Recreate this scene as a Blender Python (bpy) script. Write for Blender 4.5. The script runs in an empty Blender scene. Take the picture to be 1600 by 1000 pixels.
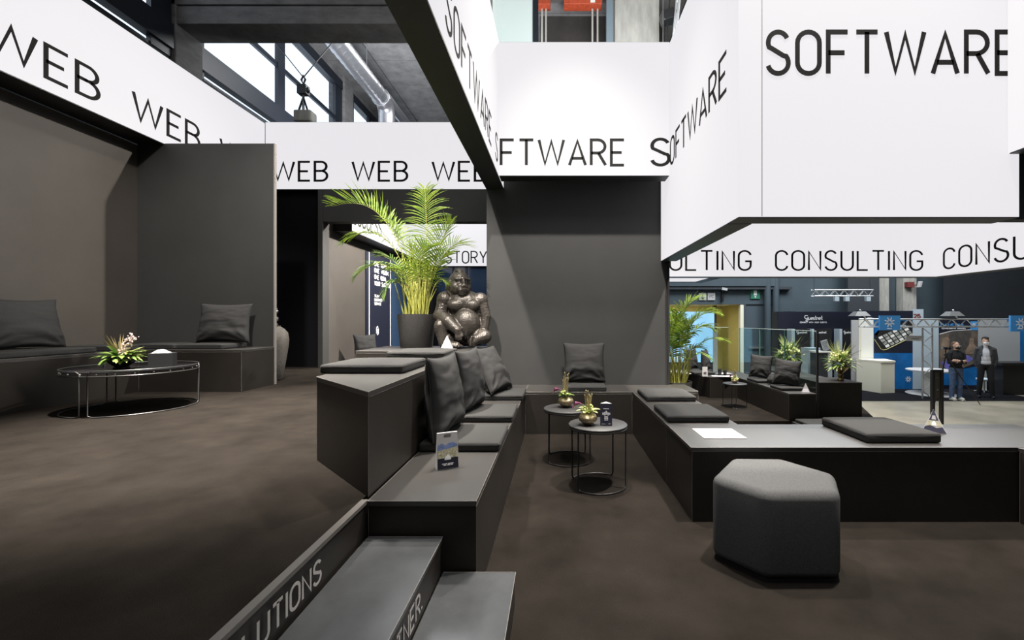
import bpy, bmesh, math, random
from mathutils import Vector, Matrix, noise

# ------------------------------------------------------------------ camera, world, lights, exposure
SC = bpy.context.scene
COL = SC.collection
R = math.radians
F = 680.0            # focal length in pixels for a 1600 px wide frame
CZ = 1.30            # eye height above the lower carpet

cam = bpy.data.cameras.new('camera')
cam.lens = F / 1600 * 36
cam.sensor_width = 36
cam.shift_x = -70 / 1600
cam.clip_start = 0.05
cam.clip_end = 200
co = bpy.data.objects.new('camera', cam)
COL.objects.link(co)
co.location = (0, 0, CZ)
co.rotation_euler = (R(90), 0, 0)
SC.camera = co

SC.view_settings.view_transform = 'Standard'
SC.view_settings.look = 'None'
SC.view_settings.exposure = 0.0
SC.view_settings.gamma = 1.0
SC.view_settings.use_curve_mapping = False

w = bpy.data.worlds.new('overcast_sky')
SC.world = w
w.use_nodes = True
bg = w.node_tree.nodes['Background']
bg.inputs[0].default_value = (0.80, 0.90, 1.0, 1)
bg.inputs[1].default_value = 1.7

SC.cycles.max_bounces = 8
SC.cycles.diffuse_bounces = 4
SC.cycles.glossy_bounces = 4
SC.cycles.transparent_max_bounces = 12
SC.cycles.use_denoising = True
SC.cycles.sample_clamp_indirect = 6


def area(loc, target, size, power, color=(1, .96, .9), spread=180):
    l = bpy.data.lights.new('hall_and_fill_lamp', 'AREA')
    l.energy = power
    l.size = size
    l.color = color
    l.spread = R(spread)
    o = bpy.data.objects.new('hall_and_fill_lamp', l)
    COL.objects.link(o)
    o.location = loc
    d = Vector(target) - Vector(loc)
    o.rotation_euler = d.to_track_quat('-Z', 'Y').to_euler()
    return o


def spot(loc, target, power, angle, blend=.5, radius=.08, color=(1, .93, .84)):
    l = bpy.data.lights.new('stand_and_fill_spot', 'SPOT')
    l.energy = power
    l.spot_size = R(angle)
    l.spot_blend = blend
    l.shadow_soft_size = radius
    l.color = color
    o = bpy.data.objects.new('stand_and_fill_spot', l)
    COL.objects.link(o)
    o.location = loc
    d = Vector(target) - Vector(loc)
    o.rotation_euler = d.to_track_quat('-Z', 'Y').to_euler()
    return o


# spotlights of the stand, plus some added to brighten single surfaces
spot((1.0, 6.6, 5.8), (-4.6, 4.2, 1.2), 2100, 70, .6, .06)
spot((-2.4, 3.2, 6.9), (-2.4, 3.45, .5), 15500, 42, .9, .12)
spot((-1.9, 1.2, 6.2), (-4.6, 5.5, 1.7), 2000, 36, .9, .12)  # added to brighten the alcove wall
spot((.95, 4.3, 4.6), (-.9, 3.0, .75), 800, 60, .8, .08)
spot((-2.6, 4.9, 6.6), (-2.6, 6.0, .5), 1800, 56, .8, .12)
spot((-1.75, 1.9, 5.6), (-1.40, 5.2, 1.55), 2600, 34, .8, .06)
spot((.3, 2.3, 6.5), (.3, 5.5, 1.5), 2600, 42, .9, .10)  # added to light the back wall on its own
spot((.1, 3.9, 6.9), (.0, 3.9, .2), 2600, 52, .8, .12)
spot((2.1, 2.75, 6.9), (2.0, 2.95, .4), 4400, 56, .9, .12)
spot((2.3, 4.7, 4.5), (2.3, 3.15, .48), 1500, 80, .8, .10)  # added inside the light box frame to brighten the long bench top
spot((-1.3, 8.7, 3.9), (-4.0, 8.9, 1.5), 2200, 80, .7, .08)  # added inside the niche to brighten its side wall
spot((3.7, 8.5, 5.6), (3.9, 9.1, -.4), 4200, 84, .8, .10)
spot((2.9, 4.4, 5.6), (1.7, 6.2, .9), 3600, 50, .7, .08)
# lamps of the hall and an added uplight
area((7, 12.5, 8.2), (7, 12.5, 0), 5, 900, (.86, .94, 1))
area((12, 12.0, 8.2), (12, 14, 0), 4, 900, (.93, .97, 1))
area((-2.6, 11.5, 8.3), (-2.6, 11.5, 0), 3, 260, (.95, .97, 1))
area((.5, .5, 8.2), (.5, 2.5, 0), 4, 260, (1, .97, .93))
area((-3.5, 9.5, 5.2), (-4.5, 13, 9), 1.5, 420, (.92, .95, 1))  # uplight added to brighten the concrete ceiling
area((1.5, 6.5, 6.0), (1.4, 10, 7.5), 1.5, 220, (.95, .98, 1))

# ------------------------------------------------------------------ materials
MATS = {}


def mat(name, col, rough=.6, metal=0.0, spec=.5, noise_amt=0.0, noise_scale=30, bump=0.0, bump_scale=200,
        emit=None, emit_str=0, trans=0.0, alpha=1.0, sheen=0.0, coat=0.0, stretch=None):
    if name in MATS:
        return MATS[name]
    m = bpy.data.materials.new(name)
    m.use_nodes = True
    nt = m.node_tree
    b = nt.nodes['Principled BSDF']
    b.inputs['Base Color'].default_value = (*col, 1)
    b.inputs['Roughness'].default_value = rough
    b.inputs['Metallic'].default_value = metal
    b.inputs['Specular IOR Level'].default_value = spec
    b.inputs['Alpha'].default_value = alpha
    if trans:
        b.inputs['Transmission Weight'].default_value = trans
    if sheen:
        b.inputs['Sheen Weight'].default_value = sheen
    if coat:
        b.inputs['Coat Weight'].default_value = coat
        b.inputs['Coat Roughness'].default_value = .36
        b.inputs['Coat IOR'].default_value = 1.6
    if emit:
        b.inputs['Emission Color'].default_value = (*emit, 1)
        b.inputs['Emission Strength'].default_value = emit_str
    tc = None
    if noise_amt or bump:
        tc = nt.nodes.new('ShaderNodeTexCoord')
        mp = nt.nodes.new('ShaderNodeMapping')
        nt.links.new(tc.outputs['Object'], mp.inputs['Vector'])
        if stretch:
            mp.inputs['Scale'].default_value = stretch
    if noise_amt:
        n = nt.nodes.new('ShaderNodeTexNoise')
        n.inputs['Scale'].default_value = noise_scale
        n.inputs['Detail'].default_value = 6
        n.inputs['Roughness'].default_value = .65
        nt.links.new(mp.outputs[0], n.inputs['Vector'])
        r = nt.nodes.new('ShaderNodeValToRGB')
        r.color_ramp.elements[0].position = .3
        r.color_ramp.elements[1].position = .7
        r.color_ramp.elements[0].color = (*[c * (1 - noise_amt) for c in col], 1)
        r.color_ramp.elements[1].color = (*[min(1, c * (1 + noise_amt)) for c in col], 1)
        nt.links.new(n.outputs['Fac'], r.inputs['Fac'])
        nt.links.new(r.outputs['Color'], b.inputs['Base Color'])
    if bump:
        n2 = nt.nodes.new('ShaderNodeTexNoise')
        n2.inputs['Scale'].default_value = bump_scale
        n2.inputs['Detail'].default_value = 4
        nt.links.new(mp.outputs[0], n2.inputs['Vector'])
        bp = nt.nodes.new('ShaderNodeBump')
        bp.inputs['Strength'].default_value = bump
        bp.inputs['Distance'].default_value = .01
        nt.links.new(n2.outputs['Fac'], bp.inputs['Height'])
        nt.links.new(bp.outputs['Normal'], b.inputs['Normal'])
    MATS[name] = m
    return m


def leaf_mat(name, c1, c2, tr=.35):
    m = bpy.data.materials.new(name)
    m.use_nodes = True
    nt = m.node_tree
    b = nt.nodes['Principled BSDF']
    out = nt.nodes['Material Output']
    tc = nt.nodes.new('ShaderNodeTexCoord')
    n = nt.nodes.new('ShaderNodeTexNoise')
    n.inputs['Scale'].default_value = 9
    r = nt.nodes.new('ShaderNodeValToRGB')
    r.color_ramp.elements[0].position = .35
    r.color_ramp.elements[1].position = .65
    r.color_ramp.elements[0].color = (*c1, 1)
    r.color_ramp.elements[1].color = (*c2, 1)
    nt.links.new(tc.outputs['Object'], n.inputs['Vector'])
    nt.links.new(n.outputs['Fac'], r.inputs['Fac'])
    nt.links.new(r.outputs['Color'], b.inputs['Base Color'])
    b.inputs['Roughness'].default_value = .45
    t = nt.nodes.new('ShaderNodeBsdfTranslucent')
    nt.links.new(r.outputs['Color'], t.inputs['Color'])
    mx = nt.nodes.new('ShaderNodeMixShader')
    mx.inputs[0].default_value = tr
    nt.links.new(b.outputs[0], mx.inputs[1])
    nt.links.new(t.outputs[0], mx.inputs[2])
    nt.links.new(mx.outputs[0], out.inputs['Surface'])
    MATS[name] = m
    return m


def pane_mat(name, tint, refl=.08, rough=.0):
    """thin sheet of glass: mostly see-through with a mirror sheen"""
    m = bpy.data.materials.new(name)
    m.use_nodes = True
    nt = m.node_tree
    out = nt.nodes['Material Output']
    nt.nodes.remove(nt.nodes['Principled BSDF'])
    t = nt.nodes.new('ShaderNodeBsdfTransparent')
    t.inputs[0].default_value = (*tint, 1)
    g = nt.nodes.new('ShaderNodeBsdfGlossy')
    g.inputs['Roughness'].default_value = rough
    lw = nt.nodes.new('ShaderNodeLayerWeight')
    lw.inputs[0].default_value = .5
    pw = nt.nodes.new('ShaderNodeMath')
    pw.operation = 'POWER'
    pw.inputs[1].default_value = 4
    f = nt.nodes.new('ShaderNodeMath')
    f.operation = 'MULTIPLY_ADD'
    f.inputs[1].default_value = .5
    f.inputs[2].default_value = refl * .5
    nt.links.new(lw.outputs['Facing'], pw.inputs[0])
    nt.links.new(pw.outputs[0], f.inputs[0])
    mx = nt.nodes.new('ShaderNodeMixShader')
    nt.links.new(f.outputs[0], mx.inputs[0])
    nt.links.new(t.outputs[0], mx.inputs[1])
    nt.links.new(g.outputs[0], mx.inputs[2])
    nt.links.new(mx.outputs[0], out.inputs['Surface'])
    MATS[name] = m
    return m


LAM = mat('dark_laminate', (.0190, .0165, .0145), .42, spec=.3, noise_amt=.12, noise_scale=4, bump=.02, bump_scale=300)
WALL = mat('dark_wall_paint', (.0335, .0338, .0338), .62, spec=.35, noise_amt=.10, noise_scale=1.5, bump=.05, bump_scale=120)
WALLW = mat('warm_dark_wall_paint', (.052, .046, .041), .65, spec=.35, noise_amt=.12, noise_scale=1.3, bump=.05, bump_scale=120)
LAMT = mat('laminate_top', (.024, .0220, .0200), .40, spec=.9, coat=.26, noise_amt=.12, noise_scale=4, bump=.02, bump_scale=300)  # same laminate, made lighter and glossier so bench tops look better lit
EDGE = mat('worn_panel_edge', (.17, .158, .148), .5)
NOSE = mat('aluminium_nosing', (.085, .080, .075), .45)
CARPET = mat('dark_carpet', (.0150, .0126, .0106), 1.0, spec=.04, noise_amt=.32, noise_scale=2.6, bump=.5, bump_scale=420)
BLACK = mat('black_profile', (.011, .011, .012), .5)
BLACKM = mat('black_metal', (.012, .012, .013), .35, spec=.5)
CURT = mat('dull_black', (.006, .006, .008), .9, spec=.1)
CUSH = mat('charcoal_seat_fabric', (.029, .029, .0288), .9, spec=.2, noise_amt=.12, noise_scale=120, bump=.25, bump_scale=900)
PILLOW = mat('charcoal_pillow_cotton', (.024, .024, .0245), .85, spec=.25, noise_amt=.1, noise_scale=60, bump=.12, bump_scale=700)
FELT = mat('dark_grey_felt', (.078, .079, .080), .95, spec=.1, noise_amt=.25, noise_scale=160, bump=.4, bump_scale=600)
LIGHTBOX = mat('backlit_fabric', (.08, .08, .08), .9, spec=.05, emit=(.985, .965, 1.0), emit_str=.80)
LETTER = mat('dark_sign_lettering', (.010, .010, .010), .8, spec=.1)
SILVERL = mat('silver_lettering', (.33, .32, .31), .6)
WHITEL = mat('white_lettering', (.8, .8, .82), .6)
BRONZE = mat('dark_bronze', (.056, .049, .042), .36, metal=.45, spec=.6, noise_amt=.35, noise_scale=14, bump=.55, bump_scale=70)
CHROME = mat('polished_silver', (.75, .75, .76), .18, metal=1.0)
GOLD = mat('hammered_gold', (.50, .40, .24), .30, metal=1.0, noise_amt=.25, noise_scale=50, bump=.6, bump_scale=120)
POT = mat('grey_stoneware', (.030, .028, .0265), .8, noise_amt=.25, noise_scale=60, bump=.5, bump_scale=160)
JAR = mat('grey_clay', (.085, .078, .070), .75, noise_amt=.2, noise_scale=25, bump=.5, bump_scale=45)
SOIL = mat('pale_gravel', (.42, .34, .24), .9, noise_amt=.5, noise_scale=90, bump=.9, bump_scale=120)
LEAF = leaf_mat('palm_leaf', (.12, .22, .022), (.29, .39, .05))
LEAFD = leaf_mat('dark_green_leaf', (.05, .12, .020), (.22, .32, .07), .2)
LEAFP = leaf_mat('pale_green_leaf', (.36, .42, .12), (.55, .56, .26), .25)
CANE = mat('yellow_green_cane', (.42, .43, .10), .5, noise_amt=.35, noise_scale=18)
DRY = mat('dried_grass', (.33, .27, .13), .7, noise_amt=.4, noise_scale=30)
CREAM = mat('cream_blossom', (.50, .50, .24), .7, noise_amt=.15, noise_scale=40)
PINKISH = mat('pale_pink_blossom', (.66, .50, .46), .7, noise_amt=.2, noise_scale=60)
PURPLE = mat('purple_calla', (.12, .022, .065), .4, noise_amt=.5, noise_scale=25)
CONC = mat('grey_concrete', (.15, .146, .145), .85, noise_amt=.3, noise_scale=3, bump=.4, bump_scale=14, stretch=(1, 1, 2.5))
CONCL = mat('light_concrete', (.36, .35, .32), .85, noise_amt=.22, noise_scale=3, bump=.3, bump_scale=14, stretch=(2.5, 2.5, .6))
HFLOOR = mat('polished_concrete_floor', (.25, .222, .170), .32, noise_amt=.3, noise_scale=1.2)
HWALL = mat('blue_grey_hall_wall', (.046, .066, .081), .7, noise_amt=.15, noise_scale=.6)
HWALLD = mat('dark_hall_wall', (.030, .036, .043), .8, noise_amt=.15, noise_scale=.8)
FRAME = mat('black_window_frame', (.010, .013, .020), .4)
DUCT = mat('galvanised_duct', (.42, .42, .44), .32, metal=.9, bump=.0)
STEEL = mat('brushed_aluminium', (.62, .63, .64), .35, metal=.85)
GREYM = mat('grey_metal', (.22, .22, .22), .45, metal=.6)
WHITE = mat('white_board', (.80, .79, .74), .55)
CREAMB = mat('cream_board', (.78, .74, .60), .6)
PAPER = mat('white_paper', (.42, .415, .42), .7)
GREYP = mat('pale_grey_panel', (.40, .47, .52), .6)
BLUE = mat('booth_blue', (.005, .12, .36), .45, noise_amt=.4, noise_scale=1.5)
SIGNBLUE = mat('sign_blue', (.06, .27, .60), .5)
NAVY = mat('navy_board', (.008, .010, .022), .5)
NAVYP = mat('navy_print', (.035, .033, .060), .5)
GLASSD = mat('smoked_glass_top', (.010, .010, .012), .06, spec=.6)
GLASS = pane_mat('clear_glass', (.90, .96, .94))
GLASSW = pane_mat('window_glass', (.97, .98, 1.0))
GLASSG = mat('frosted_green_glass', (.42, .48, .465), .5, emit=(.76, .85, .83), emit_str=.34)  # glow painted into the glass, no lamp stands behind it
BLUEGL = mat('dark_blue_glass', (.028, .052, .100), .08, spec=.8)
ORANGE = mat('orange_hoist_paint', (.42, .065, .025), .5, noise_amt=.3, noise_scale=12)
SIGNG = mat('exit_green', (.02, .16, .09), .6)
SKIN = mat('skin', (.55, .33, .24), .55)
HAIRD = mat('dark_hair', (.018, .013, .010), .6)
HAIRB = mat('light_brown_hair', (.16, .085, .045), .6)
SUIT = mat('charcoal_suit', (.045, .047, .052), .85, noise_amt=.2, noise_scale=40)
BLKC = mat('black_cotton', (.010, .010, .012), .9)
JEANS = mat('blue_denim', (.075, .115, .21), .9, noise_amt=.4, noise_scale=14)
SHIRT = mat('pale_shirt', (.62, .62, .66), .8)
MASKW = mat('white_mask', (.82, .82, .82), .8)
YELLOW = mat('ochre_corridor_wall', (.55, .47, .16), .7)
MOUNT = mat('blue_mountain_print', (.16, .22, .42), .6, noise_amt=.3, noise_scale=40)
VALLEY = mat('valley_print', (.42, .40, .28), .6, noise_amt=.6, noise_scale=120)
SKYP = mat('sky_print', (.80, .78, .86), .6)
PIXEL = mat('photo_tiles_print', (.35, .36, .33), .5, noise_amt=.85, noise_scale=9)
BROWNP = mat('brown_photo_print', (.13, .10, .08), .6, noise_amt=.6, noise_scale=3)
VIOLET = mat('violet_print', (.16, .15, .50), .6, noise_amt=.4, noise_scale=8)
SCREENB = mat('lit_blue_screen', (.2, .4, .6), .5, emit=(.35, .68, 1.0), emit_str=.75, noise_amt=.3, noise_scale=2)

# ------------------------------------------------------------------ helpers


def at(px, py, d):
    return Vector(((px - 870) / F * d, d, CZ - (py - 500) / F * d))


class MB:
    def __init__(self):
        self.v = []
        self.f = []

    def add(self, vs, fs):
        n = len(self.v)
        self.v += [tuple(p) for p in vs]
        self.f += [tuple(i + n for i in f) for f in fs]
        return self

    def box(self, x0, x1, y0, y1, z0, z1):
        vs = [(x, y, z) for z in (z0, z1) for y in (y0, y1) for x in (x0, x1)]
        return self.add(vs, [(0, 2, 3, 1), (4, 5, 7, 6), (0, 1, 5, 4), (2, 6, 7, 3), (0, 4, 6, 2), (1, 3, 7, 5)])

    def prism(self, poly, z0, z1):
        a = sum(poly[i][0] * poly[(i + 1) % len(poly)][1] - poly[(i + 1) % len(poly)][0] * poly[i][1] for i in range(len(poly)))
        if a < 0:
            poly = poly[::-1]
        n = len(poly)
        vs = [(p[0], p[1], z0) for p in poly] + [(p[0], p[1], z1) for p in poly]
        fs = [tuple(range(n - 1, -1, -1)), tuple(range(n, 2 * n))]
        fs += [(i, (i + 1) % n, (i + 1) % n + n, i + n) for i in range(n)]
        return self.add(vs, fs)

    def obox(self, c, ax, ay, az, sx, sy, sz):
        """box with centre c, axes and half sizes"""
        c = Vector(c)
        vs = [c + ax * (sx * i) + ay * (sy * j) + az * (sz * k) for k in (-1, 1) for j in (-1, 1) for i in (-1, 1)]
        return self.add(vs, [(0, 2, 3, 1), (4, 5, 7, 6), (0, 1, 5, 4), (2, 6, 7, 3), (0, 4, 6, 2), (1, 3, 7, 5)])

    def tube(self, pts, r, n=8, closed=False, r1=None):
        pts = [Vector(p) for p in pts]
        m = len(pts)
        rings = []
        prev = None
        for i, p in enumerate(pts):
            if closed:
                t = pts[(i + 1) % m] - pts[i - 1]
            else:
                t = pts[min(i + 1, m - 1)] - pts[max(i - 1, 0)]
            if t.length < 1e-9:
                t = Vector((0, 0, 1))
            t.normalize()
            if prev is None:
                u = t.orthogonal().normalized()
            else:
                u = prev - t * prev.dot(t)
                if u.length < 1e-6:
                    u = t.orthogonal()
                u.normalize()
            prev = u
            vv = t.cross(u)
            rr = r if r1 is None else r + (r1 - r) * i / max(1, m - 1)
            rings.append([p + (u * math.cos(2 * math.pi * k / n) + vv * math.sin(2 * math.pi * k / n)) * rr for k in range(n)])
        vs = [q for ring in rings for q in ring]
        fs = []
        for i in range(m if closed else m - 1):
            a, b = i * n, ((i + 1) % m) * n
            fs += [(a + k, a + (k + 1) % n, b + (k + 1) % n, b + k) for k in range(n)]
        if not closed:
            fs += [tuple(range(n - 1, -1, -1)), tuple(range((m - 1) * n, m * n))]
        return self.add(vs, fs)

    def lathe(self, prof, n=28, c=(0, 0, 0)):
        vs = []
        for (r, z) in prof:
            vs += [(c[0] + max(r, 1e-4) * math.cos(2 * math.pi * k / n), c[1] + max(r, 1e-4) * math.sin(2 * math.pi * k / n), c[2] + z) for k in range(n)]
        fs = []
        for i in range(len(prof) - 1):
            a, b = i * n, (i + 1) * n
            fs += [(a + k, a + (k + 1) % n, b + (k + 1) % n, b + k) for k in range(n)]
        fs += [tuple(range(n - 1, -1, -1)), tuple(range((len(prof) - 1) * n, len(prof) * n))]
        return self.add(vs, fs)

    def ell(self, c, r, nu=12, nv=8, rot=None):
        c = Vector(c)
        if not hasattr(r, '__len__'):
            r = (r, r, r)
        vs = []
        for j in range(nv + 1):
            th = math.pi * (j + .001 if j == 0 else (j - .001 if j == nv else j)) / nv
            for i in range(nu):
                ph = 2 * math.pi * i / nu
                p = Vector((r[0] * math.sin(th) * math.cos(ph), r[1] * math.sin(th) * math.sin(ph), -r[2] * math.cos(th)))
                if rot is not None:
                    p = rot @ p
                vs.append(c + p)
        fs = []
        for j in range(nv):
            a, b = j * nu, (j + 1) * nu
            fs += [(a + k, a + (k + 1) % nu, b + (k + 1) % nu, b + k) for k in range(nu)]
        fs += [tuple(range(nu - 1, -1, -1)), tuple(range(nv * nu, (nv + 1) * nu))]
        return self.add(vs, fs)

    def cap(self, a, b, ra, rb, n=None):
        """tapered capsule as a chain of spheres (for remeshing)"""
        a, b = Vector(a), Vector(b)
        L = (b - a).length
        n = n or max(3, int(L / (min(ra, rb) * .45)) + 1)
        for i in range(n):
            t = i / (n - 1)
            self.ell(a.lerp(b, t), ra + (rb - ra) * t, 10, 7)
        return self

    def sheet(self, pts, th, nrm):
        """a planar polygon with thickness th along nrm"""
        nrm = Vector(nrm).normalized()
        pts = [Vector(p) for p in pts]
        n = len(pts)
        vs = pts + [p + nrm * th for p in pts]
        fs = [tuple(range(n - 1, -1, -1)), tuple(range(n, 2 * n))] + [(i, (i + 1) % n, (i + 1) % n + n, i + n) for i in range(n)]
        return self.add(vs, fs)

    def mesh(self, name, m, smooth=False, bevel=0, seg=2):
        me = bpy.data.meshes.new(name)
        me.from_pydata(self.v, [], self.f)
        me.materials.append(m)
        bm = bmesh.new()
        bm.from_mesh(me)
        bmesh.ops.recalc_face_normals(bm, faces=bm.faces)
        if bevel:
            es = [e for e in bm.edges if len(e.link_faces) == 2 and e.calc_face_angle(0) > .5]
            bmesh.ops.bevel(bm, geom=es, offset=bevel, segments=seg, affect='EDGES', profile=.5, clamp_overlap=True)
        if smooth:
            for f in bm.faces:
                f.smooth = True
            for e in bm.edges:
                if len(e.link_faces) == 2 and e.calc_face_angle(0) > .9:
                    e.smooth = False
        bm.to_mesh(me)
        bm.free()
        return me

    def build(self, name, m, parent=None, loc=(0, 0, 0), rot=(0, 0, 0), world=False, smooth=False, bevel=0, seg=2):
        if world and parent is not None:
            l = parent.location
            self.v = [(p[0] - l[0], p[1] - l[1], p[2] - l[2]) for p in self.v]
        elif world:
            # give a lone mesh an origin at the middle of its base
            xs, ys, zs = zip(*self.v)
            l = ((min(xs) + max(xs)) / 2, (min(ys) + max(ys)) / 2, min(zs))
            self.v = [(p[0] - l[0], p[1] - l[1], p[2] - l[2]) for p in self.v]
            loc = l
        o = bpy.data.objects.new(name, self.mesh(name, m, smooth, bevel, seg))
        COL.objects.link(o)
        o.location = loc
        o.rotation_euler = rot
        if parent is not None:
            o.parent = parent
        return o


def tag(o, label, cat, group=None, kind=None):
    o['label'] = label
    o['category'] = cat
    if group:
        o['group'] = group
    if kind:
        o['kind'] = kind
    return o


def struct(o):
    o['kind'] = 'structure'
    return o


def thing(name, label, cat, loc=(0, 0, 0), rz=0, group=None, rot=None):
    o = bpy.data.objects.new(name, None)
    o.empty_display_size = .1
    COL.objects.link(o)
    o.location = loc
    o.rotation_euler = rot or (0, 0, rz)
    return tag(o, label, cat, group)


def copy_tree(o, parent=None):
    c = o.copy()
    COL.objects.link(c)
    if parent is not None:
        c.parent = parent
    for ch in list(o.children):
        copy_tree(ch, c)
    return c


def remeshed(mb, name, m, voxel, smooth_it=4, parent=None, loc=(0, 0, 0), rot=(0, 0, 0), factor=.5):
    me = mb.mesh(name + '_raw', m)
    t = bpy.data.objects.new(name + '_raw', me)
    COL.objects.link(t)
    rm = t.modifiers.new('r', 'REMESH')
    rm.mode = 'VOXEL'
    rm.voxel_size = voxel
    sm = t.modifiers.new('s', 'SMOOTH')
    sm.iterations = smooth_it
    sm.factor = factor
    bpy.context.view_layer.update()
    dg = bpy.context.evaluated_depsgraph_get()
    nm = bpy.data.meshes.new_from_object(t.evaluated_get(dg))
    bpy.data.objects.remove(t)
    bpy.data.meshes.remove(me)
    nm.name = name
    if not nm.materials:
        nm.materials.append(m)
    for p in nm.polygons:
        p.use_smooth = True
    o = bpy.data.objects.new(name, nm)
    COL.objects.link(o)
    o.location = loc
    o.rotation_euler = rot
    if parent is not None:
        o.parent = parent
    return o


# ------------------------------------------------------------------ a stroke alphabet like the engineering lettering of the signs
def arc(cx, cy, rx, ry, a0, a1, n=12):
    return [(cx + rx * math.cos(R(a0 + (a1 - a0) * i / n)), cy + ry * math.sin(R(a0 + (a1 - a0) * i / n))) for i in range(n + 1)]


def glyphs():
    g = {}
    g['A'] = (.56, [[(0, 0), (.28, 1), (.56, 0)], [(.09, .27), (.47, .27)]])
    g['B'] = (.50, [[(.24, .52)] + [(0, .52)], [(0, 0), (0, 1), (.25, 1)] + arc(.25, .76, .21, .24, 90, -90) + [(.25, .52)] + arc(.25, .26, .24, .26, 90, -90) + [(0, 0)]])
    g['C'] = (.48, [arc(.24, .74, .24, .26, 10, 180) + arc(.24, .26, .24, .26, 180, 350)])
    g['D'] = (.50, [[(0, 0), (0, 1), (.22, 1)] + arc(.22, .72, .27, .28, 90, 0) + arc(.22, .28, .27, .28, 0, -90) + [(0, 0)]])
    g['E'] = (.44, [[(.44, 1), (0, 1), (0, 0), (.44, 0)], [(0, .5), (.36, .5)]])
    g['F'] = (.44, [[(.44, 1), (0, 1), (0, 0)], [(0, .5), (.37, .5)]])
    g['G'] = (.50, [arc(.25, .74, .25, .26, 10, 180) + arc(.25, .26, .25, .26, 180, 360) + [(.5, .46), (.27, .46)]])
    g['H'] = (.48, [[(0, 0), (0, 1)], [(.48, 0), (.48, 1)], [(0, .5), (.48, .5)]])
    g['I'] = (.02, [[(.01, 0), (.01, 1)]])
    g['L'] = (.42, [[(0, 1), (0, 0), (.42, 0)]])
    g['M'] = (.60, [[(0, 0), (0, 1), (.3, .35), (.6, 1), (.6, 0)]])
    g['N'] = (.48, [[(0, 0), (0, 1), (.48, 0), (.48, 1)]])
    g['O'] = (.50, [arc(.25, .74, .25, .26, 0, 180) + arc(.25, .26, .25, .26, 180, 360) + [(.5, .74)]])
    g['P'] = (.48, [[(0, 0), (0, 1), (.23, 1)] + arc(.23, .74, .25, .26, 90, -90) + [(0, .48)]])
    g['R'] = (.50, [[(0, 0), (0, 1), (.23, 1)] + arc(.23, .74, .25, .26, 90, -90) + [(0, .48)], [(.25, .48), (.50, 0)]])
    g['S'] = (.48, [arc(.24, .745, .225, .255, 25, 205, 14) + [(.10, .60), (.36, .43)] + arc(.24, .255, .235, .255, 38, -165, 14)])
    g['T'] = (.48, [[(0, 1), (.48, 1)], [(.24, 1), (.24, 0)]])
    g['U'] = (.48, [[(0, 1), (0, .26)] + arc(.24, .26, .24, .26, 180, 360) + [(.48, 1)]])
    g['V'] = (.52, [[(0, 1), (.26, 0), (.52, 1)]])
    g['W'] = (.86, [[(0, 1), (.21, 0), (.43, .97), (.65, 0), (.86, 1)]])
    g['Y'] = (.52, [[(0, 1), (.26, .45), (.52, 1)], [(.26, .45), (.26, 0)]])
    g['.'] = (.06, [[(.03, 0), (.03, .1)]])
    g['+'] = (.4, [[(0, .5), (.4, .5)], [(.2, .3), (.2, .7)]])
    g['2'] = (.46, [arc(.23, .75, .23, .25, 170, -20) + [(0, 0), (.46, 0)]])
    g['5'] = (.46, [[(.42, 1), (.05, 1), (.03, .55)] + arc(.22, .33, .24, .31, 120, -160)])
    # joined-up lower case of the script sign
    g['g'] = (.80, [arc(.38, .62, .36, .38, 38, 345, 14) + [(.74, .56), (.72, .0)] + arc(.50, -.08, .21, .24, 0, -190, 8) + [(.60, .02), (.86, .14)]])
    g['u'] = (.42, [[(.02, .5), (.02, .18)] + arc(.20, .18, .18, .18, 180, 340, 6), [(.38, .5), (.38, .02)]])
    g['e'] = (.42, [[(.03, .25), (.40, .25)] + arc(.21, .26, .19, .25, 0, 310, 12)])
    g['s'] = (.34, [arc(.17, .385, .14, .12, 30, 215, 7) + [(.24, .23)] + arc(.17, .125, .15, .125, 30, -155, 8)])
    g['t'] = (.30, [[(.13, .9), (.13, .14), (.20, .02), (.30, .04)], [(.0, .58), (.30, .58)]])
    g['n'] = (.40, [[(.02, 0), (.02, .5)], [(.02, .30)] + arc(.19, .31, .17, .19, 165, 0, 6) + [(.36, 0)]])
    g[' '] = (.5, [])
    return g


GL = glyphs()


def text_width(s, gap):
    x = 0
    for i, c in enumerate(s):
        x += GL[c][0] + (gap if i < len(s) - 1 else 0)
    return x


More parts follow.
